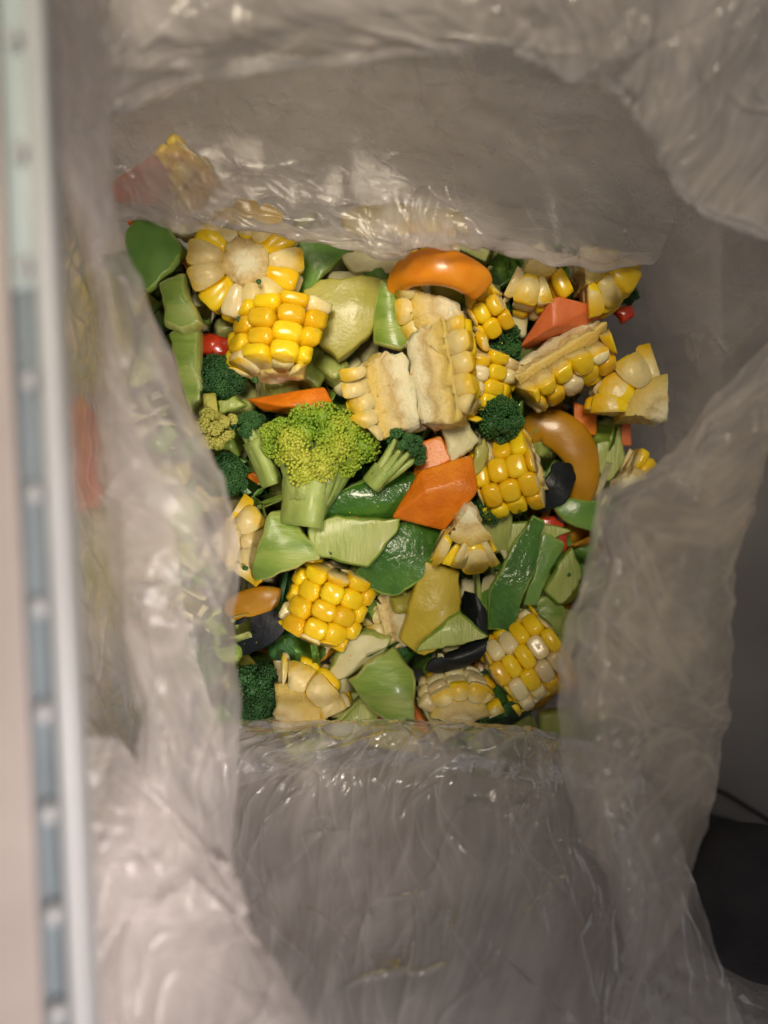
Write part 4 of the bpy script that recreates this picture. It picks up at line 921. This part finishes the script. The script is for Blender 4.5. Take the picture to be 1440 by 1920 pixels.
skin('black eggplant skin sliver standing beside the squash chunk', [(870, 1108, -3), (892, 1114), (912, 1150, 2), (914, 1200, 2), (886, 1186), (868, 1150, -3)], -13, bend=(0, 4))
skin('black eggplant skin crescent below the pale sharp sliver', [(796, 1252, -2), (822, 1232), (862, 1214), (914, 1200, 1), (906, 1228), (866, 1256), (822, 1264, -2)], -6, bend=(110, 4))
skin('broad black eggplant skin beside the left flap', [(425, 1172), (480, 1150), (548, 1128), (556, 1150), (520, 1198), (440, 1238)], -15, bend=(60, 6))
# ------------------------------------------------------------------ broccoli
broccoli('large yellow-green broccoli floret with thick pale trunk', 592, 842, 0, 102, (572, 988, 2), M['bud_yel'], M['stem'], nclus=34, nbud=120, stem_r=9, flat=(1.10, 0.82, 0.75), bud=0.030, seed=1, detail=1, csize=0.27, spread=122, neckf=0.52)
broccoli('small broccoli floret lying on its side with long pale stem', 752, 850, 6, 46, (696, 912, 4), M['bud_dark'], M['stem'], nclus=13, nbud=60, stem_r=4.2, bud=0.061, seed=2, spread=80, csize=0.26, neckf=0.95, lean=-0.15)
broccoli('round dark broccoli head between the split cob and corn chunk', 934, 788, -4, 50, (928, 800, -28), M['bud_dark'], M['stem_dark'], nclus=18, nbud=80, stem_r=5, bud=0.050, seed=3)
broccoli('dark broccoli head touching the red pepper piece', 418, 706, -7, 52, (405, 760, -25), M['bud_dark'], M['stem_dark'], nclus=20, nbud=80, stem_r=5, bud=0.050, seed=4)
broccoli('yellowed broccoli sprig beside the left flap', 398, 798, 4, 46, (392, 740, 2), M['bud_pale'], M['bud_pale'], nclus=13, nbud=52, stem_r=2.5, bud=0.072, seed=5, csize=0.28)
broccoli('shaded dark broccoli head below the yellowed sprig', 424, 888, -10, 50, (430, 900, -32), M['bud_dark'], M['stem_dark'], nclus=18, nbud=80, stem_r=5, bud=0.050, seed=6)
broccoli('dim broccoli floret behind the loose corn nub', 928, 655, -22, 62, (930, 670, -45), M['bud_dark'], M['stem_dark'], nclus=20, nbud=72, stem_r=5, bud=0.050, seed=7)
broccoli('dark green floret with pale stem beside the big yellow-green one', 468, 800, -3, 36, (512, 908, -6), M['bud_dark'], M['stem'], nclus=12, nbud=60, stem_r=4.6, bud=0.061, seed=8, spread=95, neckf=0.75, csize=0.32, lean=0.5)
broccoli('tiny broccoli sprig under the plump corn chunk', 912, 958, -12, 30, (925, 985, -24), M['bud_dark'], M['stem_dark'], nclus=10, nbud=52, stem_r=3, bud=0.072, seed=9)
broccoli('dark broccoli head in the near left corner', 482, 1295, -16, 64, (480, 1310, -45), M['bud_dark'], M['stem_dark'], nclus=24, nbud=88, stem_r=6, bud=0.040, seed=10)
broccoli('tiny dark floret against the far right bag wall', 1180, 556, -24, 20, (1175, 565, -36), M['bud_dark'], M['stem_dark'], nclus=8, nbud=40, stem_r=2.5, bud=0.086, seed=11)
broccoli('dark floret showing through the left flap', 350, 1240, -4, 66, (350, 1250, -30), M['bud_dark'], M['stem_dark'], nclus=20, nbud=60, stem_r=6, bud=0.050, seed=12)
# ------------------------------------------------------------------ loose green crumbs
def crumb(label, px, py, z, r=1.0):
    bm = bmesh.new(); bmesh.ops.create_icosphere(bm, subdivisions=2, radius=r / 1000)
    for v in bm.verts: v.co += mnoise.noise_vector(v.co * 900 + Vector((px, py, 0))) * r * 0.00045; v.co.z *= 0.6
    tag(to_obj('broccoli_crumb', bm, M['bud_dark'], None, P(px, py, z)), label, 'crumb', 'green broccoli crumbs')
crumb('tiny green crumb on the cut face of the corn wheel', 485, 528, 8.5)
crumb('tiny green crumb under the lower rim of the corn wheel', 447, 598, 4)
crumb('dark green crumb at the lower corner of the glossy corn block', 479, 712, 4, 1.3)
crumb('green speck on the pale green stem slice', 620, 1038, 3, 0.5)
crumb('green crumb on the corn wedge by the left flap', 460, 1065, 1, 1.0)
crumb('dark speck on the pale stem slice by the right flap', 1067, 1078, -16, 0.8)

# ------------------------------------------------------------------ scattered specks lying on the pieces
def build_specks():
    rs = random.Random(5); dg = bpy.context.evaluated_depsgraph_get()
    keys = ['bud_dark', 'bud_pale', 'kernel_y', 'flesh', 'carrot']
    bm = bmesh.new()
    for i in range(60):
        px, py = rs.uniform(300, 1150), rs.uniform(470, 1340)
        o0 = P(px, py, 30); ok, loc, nor, idx, ob, mx = sc.ray_cast(dg, o0, Vector((0, 0, -1)))
        if not ok or ob.name.startswith(('film_', 'folded', 'crumpled', 'floor')): continue
        r = rs.choice((0.25, 0.3, 0.35, 0.45)) / 1000
        g = bmesh.ops.create_icosphere(bm, subdivisions=1, radius=r)['verts']; mi = rs.choice((0, 1, 1, 2, 3, 3, 4))
        st = Vector((rs.uniform(0.7, 1.6), rs.uniform(0.7, 1.3), 0.7)); rot = Matrix.Rotation(rs.uniform(0, 6), 3, 'Z')
        for v in g: v.co = rot @ Vector((v.co.x * st.x, v.co.y * st.y, v.co.z * st.z)) + loc + nor * r * 0.3
        for f in {f for v in g for f in v.link_faces}: f.material_index = mi
    me = bpy.data.meshes.new('vegetable_specks'); bm.to_mesh(me); bm.free()
    tag(link('vegetable_specks', me, [M[k] for k in keys]), 'tiny vegetable specks scattered over the chopped pieces', 'crumbs', kind='stuff')
build_specks()
